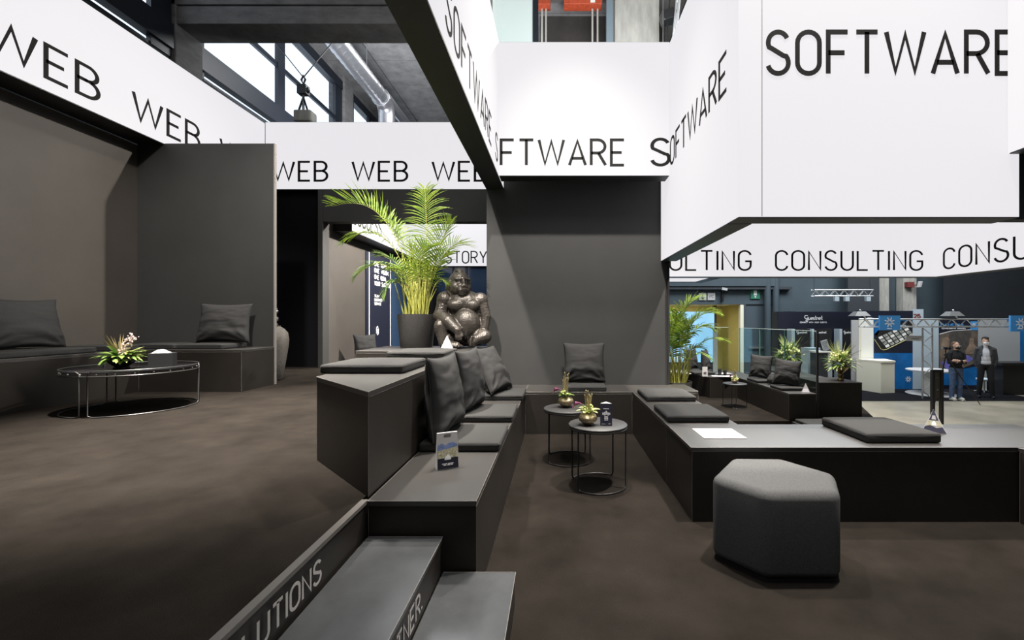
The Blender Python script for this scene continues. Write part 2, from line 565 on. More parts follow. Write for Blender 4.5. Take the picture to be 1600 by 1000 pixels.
def lettering(s, origin, u, cap, width, n, m, parent, sw=.10, gap=.20, th=.003, name='lettering', up=(0, 0, 1), label=None):
    """strokes laid on a face: origin bottom-left, u reading direction, n outward normal"""
    u, n, up = Vector(u), Vector(n), Vector(up)
    origin = Vector(origin)
    W = text_width(s, gap)
    kx = (width / (W * cap)) if width else 1.0
    mb = MB()
    x = 0
    h = sw / 2
    for c in s:
        gw, strokes = GL[c]
        for st in strokes:
            pts = []
            for p in st:
                q = Vector((p[0], h + p[1] * (1 - sw))) if p[1] >= 0 else Vector((p[0], p[1]))
                if not pts or (q - pts[-1]).length > 1e-4:
                    pts.append(q)
            closed = (pts[0] - pts[-1]).length < 1e-3
            if closed:
                pts.pop()
            k = len(pts)
            Lf, Rt = [], []
            for i in range(k):
                if closed:
                    a, b, c2 = pts[i - 1], pts[i], pts[(i + 1) % k]
                else:
                    a, b, c2 = pts[max(i - 1, 0)], pts[i], pts[min(i + 1, k - 1)]
                d0 = (b - a).normalized() if (b - a).length > 1e-6 else (c2 - b).normalized()
                d1 = (c2 - b).normalized() if (c2 - b).length > 1e-6 else d0
                n0 = Vector((-d0.y, d0.x))
                n1 = Vector((-d1.y, d1.x))
                mm = (n0 + n1)
                mm = mm.normalized() if mm.length > 1e-6 else n0
                sc = h / max(.38, mm.dot(n0))
                e = Vector((0, 0))
                Lf.append(b + mm * sc + e)
                Rt.append(b - mm * sc + e)
            cl = lambda q: Vector((q.x, min(max(q.y, 0), 1))) if all(p[1] >= 0 for p in st) else q
            Lf = [cl(q) for q in Lf]
            Rt = [cl(q) for q in Rt]
            P = lambda q, z: origin + u * ((x + q.x) * cap * kx) + up * (q.y * cap) + n * z
            vs = [P(q, .0005) for q in Lf] + [P(q, .0005) for q in Rt] + [P(q, th) for q in Lf] + [P(q, th) for q in Rt]
            fs = []
            for i in range(k if closed else k - 1):
                j = (i + 1) % k
                fs += [(2 * k + i, 3 * k + i, 3 * k + j, 2 * k + j), (i, j, k + j, k + i), (i, 2 * k + i, 2 * k + j, j), (k + i, k + j, 3 * k + j, 3 * k + i)]
            if not closed:
                fs += [(0, k, 3 * k, 2 * k), (k - 1, 3 * k - 1, 4 * k - 1, 2 * k - 1)]
            mb.add(vs, fs)
        x += gw + gap
    o = mb.build(name, m, parent, world=True)
    if label:
        o['label'] = label
    return o

# ------------------------------------------------------------------ the setting
HZ = -.96            # hall floor
LZ = -.48            # lounge floor beyond the glass
PZ = .48             # raised carpet on the left

struct(MB().box(-8, 23, -4.2, 18.5, HZ - .2, HZ).build('floor_hall', HFLOOR, world=True))
pit = MB()
pit.prism([(-.862, -3), (4.6, -3), (4.6, 3.44), (1.425, 3.44), (1.425, 5.1), (1.95, 5.1), (1.95, 7.0), (-.862, 7.0)], HZ, 0)
struct(pit.build('floor_pit', CARPET, world=True))
struct(MB().box(-4.13, -.9, 7.69, 13.3, HZ, 0).build('floor_niche', CARPET, world=True))
plat = MB()
plat.prism([(-5.45, -3), (-.868, -3), (-.868, 7.68), (-5.45, 7.68)], HZ, PZ - .012)
struct(plat.build('trim_platform', LAM, world=True))
struct(MB().box(-5.45, -.890, -3, 7.68, PZ - .012, PZ).build('floor_platform', CARPET, world=True))
struct(MB().box(-.890, -.860, -3, 1.985, PZ - .014, PZ + .002).build('trim_nosing', NOSE, world=True))
lo = MB()
lo.prism([(1.5, 7.66), (5.65, 7.66), (6.3, 9.0), (6.3, 12.6), (1.5, 12.6)], HZ, LZ)
struct(lo.build('floor_lounge', CARPET, world=True))

# stand walls
struct(MB().box(-5.45, -5.35, -3, 7.68, PZ, 3.53).build('wall_left', WALLW, world=True))
struct(MB().box(-5.349, -3.613, 5.55, 5.588, PZ, 3.552).build('wall_alcove', WALL, world=True, bevel=.002))
struct(MB().box(-3.612, -3.598, 5.549, 5.589, PZ, 3.553).build('trim_alcove', EDGE, world=True))
struct(MB().box(-5.349, -4.105, 7.60, 7.68, PZ, 3.535).build('passage_dark', CURT, world=True))  # black sheet standing in for the unlit inside of the passage
struct(MB().box(-4.1, -4.02, 7.47, 7.67, PZ, 3.535).build('trim_post', WALL, world=True))
struct(MB().box(-4.015, -.885, 7.47, 7.67, 2.99, 3.535).build('trim_lintel', WALL, world=True))
struct(MB().box(-4.13, -4.03, 7.69, 13.3, 0, 4.3).build('wall_niche', WALLW, world=True))
struct(MB().box(-4.029, -.4, 13.15, 13.25, 0, 4.4).build('wall_niche_rear', WALL, world=True))
struct(MB().box(-.89, 1.40, 5.52, 5.60, 0, 4.45).build('wall_back', WALL, world=True))
struct(MB().box(1.40, 1.425, 5.50, 5.60, 0, 2.96).build('trim_back', BLACK, world=True))
struct(MB().box(3.35, 4.6, 3.2, 3.3, 2.04, 4.5).build('wall_upper', HWALLD, world=True))

# hall shell
ce = MB()
ys = [-4, -1, 2, 5, 7.34, 10.5, 12.4, 13.8, 15.2, 16.6, 18.3]
xs = [-7, -5.2, -3.0, -.8, 3, 8, 13, 18, 23]
for i in range(len(ys) - 1):
    for j in range(len(xs) - 1):
        ce.box(xs[j] + .015, xs[j + 1] - .015, ys[i] + .015, ys[i + 1] - .015, 8.7, 8.82)
ce.box(-7, 23, -4, 18.3, 8.8, 8.95)
struct(ce.build('ceiling', CONC, world=True))
struct(MB().box(-7, 23, 18.0, 18.3, 1.95, 8.8).build('wall_far', HWALL, world=True))
for k, (a, b) in enumerate([(-7, 4.1), (7.75, 7.8 + .02), (9.02, 23)]):
    struct(MB().box(a, b, 18.0, 18.3, HZ, 1.95).build('wall_far_lower', HWALL, world=True))
struct(MB().box(-7, 23, -4.3, -4.1, HZ, 8.8).build('wall_rear', HWALLD, world=True))
struct(MB().box(22.6, 22.9, -4.1, 18, HZ, 8.8).build('wall_right', HWALLD, world=True))
struct(MB().box(-6.9, -6.5, -4.1, 18, HZ, 5.72).build('wall_hall_left', HWALLD, world=True))
struct(MB().box(-6.9, -6.5, -4.1, 18, 8.5, 8.7).build('wall_hall_left_upper', CONC, world=True))
struct(MB().box(-6.9, -6.42, 7.33, 7.9, HZ, 8.7).build('trim_pier', CONC, world=True, bevel=.02))
struct(MB().box(-6.9, -6.42, 13.15, 13.75, HZ, 8.7).build('trim_pier_rear', CONC, world=True, bevel=.02))
bm_ = MB().box(-6.5, -1.16, 7.33, 7.87, 6.62, 8.7)
bm_.box(-6.5, -1.16, 7.345, 7.87, 6.3, 6.6)
struct(bm_.build('trim_beam', CONC, world=True, bevel=.008))


def hall_window(name, y0, y1, muls):
    fr = MB()
    fr.box(-6.72, -6.5, y0, y1, 5.72, 5.76)
    fr.box(-6.60, -6.44, y0, y1, 5.86, 6.27)
    fr.box(-6.56, -6.5, y0, y1, 7.2, 7.31)
    fr.box(-6.60, -6.46, y0, y1, 8.24, 8.5)
    for (a, b) in muls:
        fr.box(-6.56, -6.48, a, b, 5.72, 8.5)
    o = struct(fr.build(name, FRAME, world=True))
    MB().box(-6.545, -6.54, y0 + .02, y1 - .02, 5.74, 8.4).build('pane', GLASSW, o, world=True)


hall_window('window_1', -1.5, 7.32, [(-1.5, -1.3), (1.4, 1.65), (4.3, 4.55), (6.95, 7.32)])
hall_window('window_2', 7.91, 13.14, [(7.91, 8.0), (10.12, 10.38), (12.75, 13.14)])
hall_window('window_3', 13.76, 17.9, [(13.76, 13.9), (15.0, 15.2), (16.4, 16.6), (17.7, 17.9)])

# stair hall behind the light boxes
struct(MB().box(-1.3, -.52, 9.4, 9.46, 4.75, 8.7).build('window_4', GLASSG, world=True))
struct(MB().box(-1.3, -1.2, 7.9, 9.39, 4.75, 8.7).build('window_5', GLASSG, world=True))
struct(MB().box(-.52, -.40, 9.38, 9.5, HZ + .98, 8.7).build('trim_frame', FRAME, world=True))
struct(MB().box(-.4, 2.6, 10.6, 10.75, HZ, 8.7).build('wall_core', mat('dark_brown_wall', (.030, .026, .024), .8, noise_amt=.4, noise_scale=2), world=True))
struct(MB().box(1.10, 1.24, 9.62, 9.74, HZ, 8.7).build('trim_steel_post', mat('blue_grey_steel', (.20, .26, .30), .4, metal=.3), world=True))
struct(MB().box(1.30, 2.28, 9.7, 10.3, HZ, 8.7).build('trim_column', CONCL, world=True))
struct(MB().box(15.1, 22.5, 16.9, 17.0, HZ, 6.0).build('wall_curtain', mat('dark_grey_curtain', (.011, .014, .019), .9, noise_amt=.2, noise_scale=.8), world=True))
for k, (px0, px1) in enumerate([(1374, 1389), (1411, 1432)]):
    a = at(px0, 400, 17.6).x
    b = at(px1, 400, 17.6).x
    struct(MB().box(a, b, 17.6, 17.95, HZ, 8.7).build('trim_hall_pillar', CONCL, world=True))
a = at(1325, 400, 17.3).x
b = at(1374, 400, 17.3).x
struct(MB().box(a, b, 17.3, 17.4, 1.55, 8.7).build('trim_dark_panel', HWALLD, world=True))
struct(MB().box(4.0, 9.6, 17.75, 17.99, 2.55, 2.66).build('trim_rail', HWALLD, world=True))
struct(MB().box(4.0, 9.0, 17.7, 17.99, 2.68, 3.25).build('trim_bulkhead', HWALL, world=True))

# corridor and doors in the far wall
co_ = MB()
co_.box(4.1, 7.75, 20.4, 20.5, HZ, 1.95)
co_.box(4.0, 4.1, 18.3, 20.5, HZ, 1.95)
co_.box(7.75, 7.8, 18.3, 20.5, HZ, 1.95)
struct(co_.build('wall_corridor', YELLOW, world=True))
struct(MB().box(4.0, 7.8, 18.3, 20.5, 1.95, 2.05).build('ceiling_corridor', WHITE, world=True))
struct(MB().box(4.0, 7.8, 18.5, 20.5, HZ - .2, HZ).build('floor_corridor', HFLOOR, world=True))
struct(MB().box(7.05, 7.2, 19.6, 19.8, HZ, 1.95).build('trim_corridor_post', mat('brown_post', (.10, .07, .05), .7), world=True))
struct(MB().box(7.60, 7.74, 18.02, 18.2, HZ, 1.95).build('trim_corridor_jamb', CREAMB, world=True))
area((5.9, 19.2, 1.9), (5.9, 19.4, 0), 1.2, 24, (1, .93, .75))
dr = struct(MB().box(7.815, 9.03, 18.06, 18.14, HZ, 1.96).build('door_1', mat('blue_grey_door', (.055, .075, .092), .6), world=True))
MB().box(7.95, 8.85, 17.97, 18.06, .12, .19).build('push_bar', STEEL, dr, world=True)
for nm, px in (('trim_pipe', 1199), ('trim_pipe', 1212)):
    p = at(px, 400, 17.8)
    struct(MB().tube([(p.x, 17.8, HZ), (p.x, 17.8, 8.6)], .13, 14).build(nm, HWALL, world=True, smooth=True))

# ------------------------------------------------------------------ light boxes with lettering


def light_box(label, lo_, hi_, faces, group=None, name='light_box'):
    """lo_, hi_: opposite corners; faces: which sides carry the lit fabric"""
    t = thing(name, label, 'illuminated sign', ((lo_[0] + hi_[0]) / 2, (lo_[1] + hi_[1]) / 2, lo_[2]), group=group)
    e = .006
    MB().box(lo_[0] + e, hi_[0] - e, lo_[1] + e, hi_[1] - e, lo_[2], hi_[2]).build('frame', BLACK, t, world=True)
    fb = MB()
    z0, z1 = lo_[2] + .008, hi_[2] - .006
    if '-y' in faces:
        fb.box(lo_[0], hi_[0], lo_[1] - .001, lo_[1] + .005, z0, z1)
    if '+x' in faces:
        fb.box(hi_[0] - .005, hi_[0] + .001, lo_[1], hi_[1], z0, z1)
    if '-x' in faces:
        fb.box(lo_[0] - .001, lo_[0] + .005, lo_[1], hi_[1], z0, z1)
    fb.build('lit_fabric', LIGHTBOX, t, world=True)
    return t


CW = .35
t = light_box('long white light box along the left wall, words WEB running towards the far corner', (-5.349, -2.5, 3.54), (-5.0, 7.45, 4.67), ['+x'])
for k, y in enumerate((2.465, 3.80, 5.136, 6.47)):
    lettering('WEB', (-4.999, y, 3.66), (0, 1, 0), .355, .95, (1, 0, 0), LETTER, t)
t = light_box('white light box with a row of words WEB above the lintel and palm', (-5.0, 7.47, 3.54), (-.9, 7.82, 4.70), ['-y'])
for x in (-4.877, -3.504, -2.131):
    lettering('WEB', (x, 7.469, 3.672), (1, 0, 0), .36, .94, (0, -1, 0), LETTER, t)

t = light_box('long hanging light box overhead, SOFTWARE on its right face and black underside', (-.89, -2.2, 2.97), (-.675, 5.62, 4.53), ['+x'])
MB().box(-.892, -.673, -2.2, 5.62, 2.955, 2.97).build('underside', BLACK, t, world=True)
lettering('SOFTWARE', (-.674, 2.63, 3.075), (0, 1, 0), .318, 1.83, (1, 0, 0), LETTER, t, sw=.09)
lettering('SOFTWARE', (-.674, .47, 3.075), (0, 1, 0), .318, 1.83, (1, 0, 0), LETTER, t, sw=.09)
lettering('S', (-.674, 4.78, 3.075), (0, 1, 0), .318, .17, (1, 0, 0), LETTER, t, sw=.09)
t = light_box('white light box on top of the back wall, reading FTWARE S', (-.674, 5.05, 2.97), (1.309, 5.25, 4.53), ['-y'])
lettering('FTWARE', (at(783, 0, 5.05).x, 5.049, 3.08), (1, 0, 0), .325, 1.425, (0, -1, 0), LETTER, t)
lettering('S', (at(1018, 0, 5.05).x, 5.049, 3.08), (1, 0, 0), .335, .205, (0, -1, 0), LETTER, t)
t = light_box('tall white light box face right of the back wall, OFTWARE climbing along it', (1.315, 3.355, 2.04), (1.51, 5.49, 4.53), ['-x'])
lettering('OFTWARE', (1.314, 5.03, 3.07), (0, -1, 0), .325, 1.66, (-1, 0, 0), LETTER, t)
t = light_box('large white light box facing front at top right, big word SOFTWARE', (1.314, 3.15, 2.04), (3.345, 3.35, 4.53), ['-y', '-x'])
MB().box(at(1190, 0, 3.15).x, at(1191, 0, 3.15).x, 3.147, 3.1485, 2.05, 4.52).build('fabric_seam', GREYM, t, world=True)
lettering('SOFTWARE', (at(1199, 0, 3.15).x, 3.149, 3.065), (1, 0, 0), .335, 1.80, (0, -1, 0), LETTER, t, sw=.105)
t = light_box('plain white light box side at the upper right corner, black underneath', (3.255, -1.5, 2.495), (4.4, 3.14, 4.53), ['-x'])

t = light_box('lower white light box across the hall view, CONSULTING repeated along its front', (1.2, 7.5, 2.04), (6.53, 7.7, 3.5), ['-y'])
lettering('CONSULTING', (.82, 7.499, 2.145), (1, 0, 0), .36, 2.52, (0, -1, 0), LETTER, t, sw=.085)
lettering('CONSULTING', (3.775, 7.499, 2.145), (1, 0, 0), .36, 2.52, (0, -1, 0), LETTER, t, sw=.085)
t = light_box('white light box returning forward at far right with CONSU on its side', (6.531, 3.6, 2.04), (6.73, 7.7, 3.5), ['-x'])
lettering('CONSULTING', (6.53, 7.34, 2.145), (0, -1, 0), .36, 2.52, (-1, 0, 0), LETTER, t, sw=.085)
t = light_box('white light box edge peeping out under the CONSULTING sign beside the back wall', (1.3, 8.5, 2.04), (2.9, 8.7, 3.4), ['-y'])
lettering('EGO', (at(1045, 0, 8.5).x, 8.499, 2.13), (1, 0, 0), .34, .43, (0, -1, 0), LETTER, t)
t = light_box('short white light box return behind the CONSULTING sign', (2.7, 7.72, 2.04), (2.9, 8.49, 3.4), ['-x'])

t = light_box('slanting white light box on the niche side wall behind the palm', (-4.029, 7.83, 2.90), (-3.68, 12.94, 4.3), ['+x'])
lettering('SUCCESS', (-3.679, 7.86, 3.03), (0, 1, 0), .38, 1.25, (1, 0, 0), LETTER, t)
t = light_box('white light box at the back of the niche reading STORY', (-4.02, 12.95, 2.90), (-.6, 13.14, 4.3), ['-y'])
lettering('STORY', (at(696, 0, 12.95).x, 12.949, 2.975), (1, 0, 0), .385, 1.22, (0, -1, 0), LETTER, t)

for o in [o for o in COL.objects if o.type == 'EMPTY' and o.name in ('light_box.009', 'light_box.010')]:
    MB().tube([(0, 0, 1.3), (0, 0, 8.69 - o.location[2])], .004, 5).build('suspension_wire', STEEL, o)

# ------------------------------------------------------------------ benches of the stand


def bench(label, poly, z0, z1, base=None, group=None, cat='bench', name='bench'):
    cx = sum(p[0] for p in poly) / len(poly)
    cy = sum(p[1] for p in poly) / len(poly)
    t = thing(name, label, cat, (cx, cy, z0), group=group)
    ins = [(p[0] + (cx - p[0]) * .004, p[1] + (cy - p[1]) * .004) for p in poly]
    MB().prism(ins, z0, z1 - .026).build('body', LAM, t, world=True)
    MB().prism(poly, z1 - .024, z1).build('top_panel', LAMT, t, world=True, bevel=.0015, seg=1)
    e = MB()
    n = len(poly)
    for i in range(n):
        a, b = poly[i], poly[(i + 1) % n]
        e.tube([(a[0], a[1], z1 - .0012), (b[0], b[1], z1 - .0012)], .0012, 5)
        e.tube([(ins[i][0], ins[i][1], z1 - .027), (ins[(i + 1) % n][0], ins[(i + 1) % n][1], z1 - .027)], 0.0009, 5)
        e.tube([(ins[i][0], ins[i][1], z0 + .005), (ins[i][0], ins[i][1], z1 - .03)], .0011, 5)
    e.build('edge_trim', EDGE, t, world=True)
    return t


SE = .48
bench('dark lower bench on the left of the seating pit, brochure holder on its end', [(-.858, 1.972), (-.365, 1.972), (-.365, 5.51), (-.858, 5.51)], 0, SE)
bench('dark bench along the back wall behind the two side tables', [(-.362, 4.955), (.862, 4.955), (.862, 5.515), (-.362, 5.515)], 0, SE)
bench('dark bench on the right of the pit carrying two seat pads', [(.865, 3.424), (1.42, 3.424), (1.42, 5.49), (.865, 5.49)], 0, SE)
bench('long low dark bench behind the grey hexagonal pouf', [(.865, 2.80), (3.59, 2.80), (3.59, 3.42), (.865, 3.42)], 0, SE)
bench('dark bench end at the right frame edge joining the long bench', [(2.96, -1.5), (3.59, -1.5), (3.59, 2.792), (2.96, 2.792)], 0, SE)
bench('small dark box bench beside the palm pot behind the back wall', [(1.43, 5.2), (1.69, 5.2), (1.69, 5.75), (1.43, 5.75)], 0, .45)
bench('high dark bench with a slanted front end, seat pads and the gorilla on top', [(-.868, 2.0), (-1.40, 2.535), (-1.50, 4.55), (-2.15, 4.65), (-2.15, 5.50), (-.895, 5.50), (-.868, 5.45)], PZ + .001, .97)
bench('dark bench under the left wall behind the round wire table', [(-5.345, -1.5), (-4.78, -1.5), (-4.78, 5.545), (-5.345, 5.545)], PZ + .001, PZ + .48)
bench('dark bench in the alcove holding one pillow', [(-4.777, 4.97), (-3.60, 4.97), (-3.60, 5.545), (-4.777, 5.545)], PZ + .001, PZ + .48)
bench('dark bench along the niche side wall behind the high bench', [(-4.025, 7.75), (-3.45, 7.75), (-3.45, 12.9), (-4.025, 12.9)], .001, .48)
# lounge beyond
bench('dark lounge bench with papers, cups and two pillows beyond the palm', [(2.6, 10.75), (3.2, 10.75), (3.5, 9.92), (4.10, 9.92), (4.10, 10.95), (2.6, 11.6)], LZ + .001, 0)
bench('dark lounge bench with two pillows in front of the glass balustrade', [(4.10, 7.68), (4.58, 7.68), (4.58, 10.95), (4.104, 10.95), (4.104, 9.9)], LZ + .001, 0)
bench('dark lounge bench further back outside the glass balustrade', [(5.55, 8.75), (6.1, 8.75), (6.1, 12.4), (5.55, 12.4)], LZ + .001, 0)
bench('low dark bench in the gap behind the long bench', [(4.12, 7.06), (5.2, 7.06), (5.2, 7.63), (4.12, 7.63)], HZ + .001, LZ + .0)

t = thing('plinth', 'black square plinth carrying the bronze urn of flowers', 'plinth', (5.15, 8.25, LZ))
MB().box(4.76, 5.54, 7.9, 8.62, LZ + .001, .145).build('body', LAM, t, world=True)
MB().box(4.755, 5.545, 7.895, 8.625, .147, .165).build('top_panel', LAM, t, world=True, bevel=.002)

# riser lettering on the lounge edge
tag(lettering('OUR', (at(1122, 0, 7.66).x, 7.658, LZ - .26), (1, 0, 0), .20, .46, (0, -1, 0), SILVERL, None), 'pale letters on the black step edge below the lounge carpet', 'lettering')

# stairs at the front
st = thing('staircase', 'dark laminate steps with silver words leading up to the raised carpet', 'stairs', (-.5, .2, 0))
TREAD = mat('glossy_grey_tread', (.054, .057, .060), .26, noise_amt=.15, noise_scale=6, bump=.02, bump_scale=200)
for (x0, x1, z) in ((-.856, -.516, .32), (-.516, -.186, .16)):
    MB().box(-.857, x1 - .004, -1.6, 1.965, z - .16 + .001, z - .022).build('riser', LAM, st, world=True)
    MB().box(x0, x1, -1.6, 1.966, z - .021, z).build('tread', TREAD, st, world=True, bevel=.002)
    MB().tube([(x1, -1.6, z - .001), (x1, 1.966, z - .001)], 0.0014, 6).tube([(x0 + .003, 1.9665, z), (x1, 1.9665, z)], .0016, 5).build('edge_trim', EDGE, st, world=True)
lettering('SOLUTIONS', (-.8575, 1.055, .352), (0, 1, 0), .088, .525, (1, 0, 0), SILVERL, st, sw=.12, th=.0012, up=(0, 0, 1), label='silver lettering SOLUTIONS on the upper riser')
lettering('PARTNER.', (-.5195, 1.205, .185), (0, 1, 0), .088, .47, (1, 0, 0), SILVERL, st, sw=.12, th=.0012, label='silver lettering PARTNER on the lower riser')

# ------------------------------------------------------------------ soft seat pads and pillows


def pad_mesh(w, d, h, name='seat_pad'):
    mb = MB()
    nx = 10
    vs, fs = [], []
    mb.box(-w / 2, w / 2, -d / 2, d / 2, 0, h)
    me = mb.mesh(name, CUSH, False, .014, 3)
    bm = bmesh.new()
    bm.from_mesh(me)
    bmesh.ops.subdivide_edges(bm, edges=[e for e in bm.edges if e.calc_length() > .2], cuts=7, use_grid_fill=True)
    for v in bm.verts:
        u, q = v.co.x / (w / 2), v.co.y / (d / 2)
        if v.co.z > h * .6:
            v.co.z += .010 * max(0, 1 - u ** 4) * max(0, 1 - q ** 4)
        v.co.x += .003 * math.sin(9 * v.co.y + 2)
        v.co.y += .003 * math.sin(8 * v.co.x + 1)
    for f in bm.faces:
        f.smooth = True
    bm.to_mesh(me)
    bm.free()
    return me


def seam_mb(w, d, z):
    mb = MB()
    a, b = w / 2 + .0005, d / 2 + .0005
    c = .014
    pts = []
    for (cx, cy, a0) in ((a - c, b - c, 0), (-a + c, b - c, 90), (-a + c, -b + c, 180), (a - c, -b + c, 270)):
        pts += [(cx + c * math.cos(R(a0 + q)), cy + c * math.sin(R(a0 + q)), z) for q in (0, 30, 60, 90)]
    return mb.tube(pts, .0022, 5, closed=True)


PADM = pad_mesh(.50, .50, .055)
SEAMM = seam_mb(.50, .50, .042).mesh('seam', PILLOW, True)


def pad(label, x0, x1, y0, y1, z, rz=0, h=1.0):
    o = bpy.data.objects.new('seat_pad', PADM)
    COL.objects.link(o)
    o.location = ((x0 + x1) / 2, (y0 + y1) / 2, z + .001)
    o.scale = ((x1 - x0) / .5, (y1 - y0) / .5, h)
    o.rotation_euler = (0, 0, R(rz))
    tag(o, label, 'cushion', 'charcoal seat pads on the benches')
    s = bpy.data.objects.new('seam', SEAMM)
    COL.objects.link(s)
    s.parent = o
    return o


pad('charcoal seat pad on the slanted front end of the high bench', -1.45, -.945, 2.66, 3.16, .97)
pad('charcoal seat pad on the high bench in front of palm pot and gorilla', -1.46, -.96, 3.72, 4.22, .97)
pad('charcoal seat pad on the left pit bench, nearest, behind the brochure holder', -.856, -.355, 2.70, 3.20, SE)
pad('charcoal seat pad second along the left pit bench under the middle pillow', -.85, -.355, 3.47, 3.97, SE)
pad('charcoal seat pad at the rear of the left pit bench under the leaning pillow', -.84, -.345, 4.42, 4.92, SE)
pad('charcoal seat pad on the back wall bench under the upright pillow', .07, .57, 4.97, 5.40, SE)
pad('charcoal seat pad further back on the right pit bench', .90, 1.40, 4.36, 4.87, SE)
pad('charcoal seat pad on the right pit bench just behind the white magazine', .885, 1.38, 3.47, 3.97, SE)
pad('large charcoal seat pad lying on the long bench behind the pouf', 2.06, 2.56, 2.89, 3.39, SE, 0, 1.15)
pad('black seat pad on the left wall bench under the large pillow', -5.31, -4.81, 3.62, 4.56, PZ + .481)
pad('black seat pad in the corner of the left wall bench behind the flowers', -5.31, -4.81, 4.70, 5.02, PZ + .481)
pad('black seat pad on the alcove bench behind the tissue box', -4.95, -4.45, 5.05, 5.45, PZ + .481)
pad('black seat pad on the alcove bench under the pillow', -4.41, -3.88, 5.04, 5.46, PZ + .481)
pad('dark seat pad behind the card holder on the lounge bench', 3.25, 3.75, 10.30, 10.78, .001, 0)
pad('dark seat pad at the rear of the lounge bench under two pillows', 3.35, 3.88, 10.90 - .1, 11.05, .001, 0)
pad('dark seat pad on the glass side lounge bench, rear one with pillow', 4.11, 4.56, 8.92, 9.42, .001)
pad('dark seat pad on the glass side lounge bench, front one with pillow', 4.11, 4.56, 7.95, 8.40, .001)
pad('dark seat pad on the low bench in the gap behind the long bench', 4.16, 4.68, 7.08, 7.6, LZ + .001)


def pillow(label, loc, rz, tilt, w=.50, h=.50, T=.085, seed=0, roll=0):
    loc = (loc[0], loc[1], loc[2] + .006)
    rnd = random.Random(seed)
    off = Vector((rnd.uniform(-50, 50), rnd.uniform(-50, 50), rnd.uniform(-50, 50)))
    N = 36
    vs, fs = [], []
    idx = {}
    for side in (-1, 1):
        for j in range(N + 1):
            for i in range(N + 1):
                u, v = 2 * i / N - 1, 2 * j / N - 1
                edge = i in (0, N) or j in (0, N)
                if side == 1 and edge:
                    idx[(side, i, j)] = idx[(-1, i, j)]
                    continue
                prof = max(0, (1 - u * u) * (1 - v * v)) ** .42
                prof *= 1 + .22 * (-v)           # filling sinks to the bottom
                x = w / 2 * u * (1 - .09 * (1 - v * v)) * (1 + .03 * (-v) * (1 - v * v))
                z = h / 2 * v * (1 - .09 * (1 - u * u)) + h / 2
                p = Vector((u * 1.3, side * 3, v * 3.4)) + off
                wr = noise.noise(p) * .007 + noise.noise(p * 2.3) * .005
                # folds radiating from the lower corners
                for sx in (-1, 1):
                    r_ = math.hypot(u - sx, v + 1)
                    a_ = math.atan2(v + 1, abs(u - sx) + 1e-6)
                    wr += .010 * math.sin(a_ * 11 + sx * 2 + seed) * max(0, 1 - r_ / 1.5) * min(1, r_ * 3)
                wr += .007 * math.sin(v * 9 + 2.2 * u * u + seed) * max(0, -v + .5)
                y = side * (T * prof + wr * min(1, prof * 1.8))
                idx[(side, i, j)] = len(vs)
                vs.append((x, y, z))
        for j in range(N):
            for i in range(N):
                q = [idx[(side, i, j)], idx[(side, i + 1, j)], idx[(side, i + 1, j + 1)], idx[(side, i, j + 1)]]
                fs.append(tuple(q if side == -1 else q[::-1]))
    me = bpy.data.meshes.new('pillow')
    me.from_pydata(vs, [], fs)
    me.materials.append(PILLOW)
    for p in me.polygons:
        p.use_smooth = True
    me.update()
    o = bpy.data.objects.new('pillow', me)
    COL.objects.link(o)
    o.location = loc
    o.rotation_euler = (R(tilt), R(roll), R(rz))
    tag(o, label, 'pillow', 'charcoal throw pillows')
    # stitched edge
    e = MB()
    ring = [vs[idx[(-1, i, 0)]] for i in range(0, N, 3)] + [vs[idx[(-1, N, j)]] for j in range(0, N, 3)] + \
           [vs[idx[(-1, i, N)]] for i in range(N, 0, -3)] + [vs[idx[(-1, 0, j)]] for j in range(N, 0, -3)]
    e.tube(ring, .003, 5, closed=True).build('piping', PILLOW, o, smooth=True)
    return o


pillow('charcoal pillow nearest on the left pit bench, standing against the high bench', (-.735, 2.94, .535), 84, -5, .52, .53, .095, 1)
pillow('middle of three charcoal pillows on the left pit bench', (-.725, 3.72, .535), 80, -6, .50, .52, .095, 2)
pillow('charcoal pillow leaning steeply on the left pit bench below the gorilla', (-.575, 4.60, .545), 70, -27, .48, .52, .085, 3)
pillow('charcoal pillow upright against the back wall between the two plants', (.335, 5.27, .535), 2, -9, .52, .49, .095, 4)
pillow('large charcoal pillow against the left wall at the frame edge', (-5.02, 4.12, PZ + .537), 84, -14, .62, .50, .11, 5)
pillow('charcoal pillow on the alcove bench leaning on the dark wall', (-4.07, 5.30, PZ + .537), 7, -10, .60, .49, .10, 6)
pillow('small far charcoal pillow on the niche bench behind the front seat pad', (-3.60, 8.25, .53), 55, -10, .46, .50, .10, 7)
pillow('dark pillow partly behind palm leaves on the lounge bench, left of a pair', (3.42, 11.0, .058), 35, -8, .46, .50, .09, 8)
pillow('dark pillow on the lounge bench, right of a pair in front of the corridor', (3.75, 10.88, .058), 55, -8, .46, .50, .09, 9)
pillow('dark pillow on the glass side lounge bench, the farther of two', (4.31, 9.25, .058), -30, -10, .44, .50, .10, 10, 4)
pillow('dark pillow on the glass side lounge bench, the nearer of two', (4.31, 8.20, .058), -28, -12, .46, .50, .10, 11, 6)

# ------------------------------------------------------------------ hexagonal pouf
po = thing('pouf', 'grey felt hexagonal pouf in front of the long bench', 'pouf', (1.2, 2.4, 0))
hexa = [(1.025, 2.135), (1.40, 2.135), (1.55, 2.41), (1.385, 2.69), (1.075, 2.70), (.835, 2.37)]
hexa = [(x - 1.2, y - 2.4) for x, y in hexa]
pm = MB().prism([(x * .985, y * .985) for x, y in hexa], .012, .452)
b = pm.build('upholstery', FELT, po, smooth=True, bevel=.045, seg=6)
MB().prism([(x * .93, y * .93) for x, y in hexa], 0, .02).build('base', BLACK, po)

# ------------------------------------------------------------------ tables


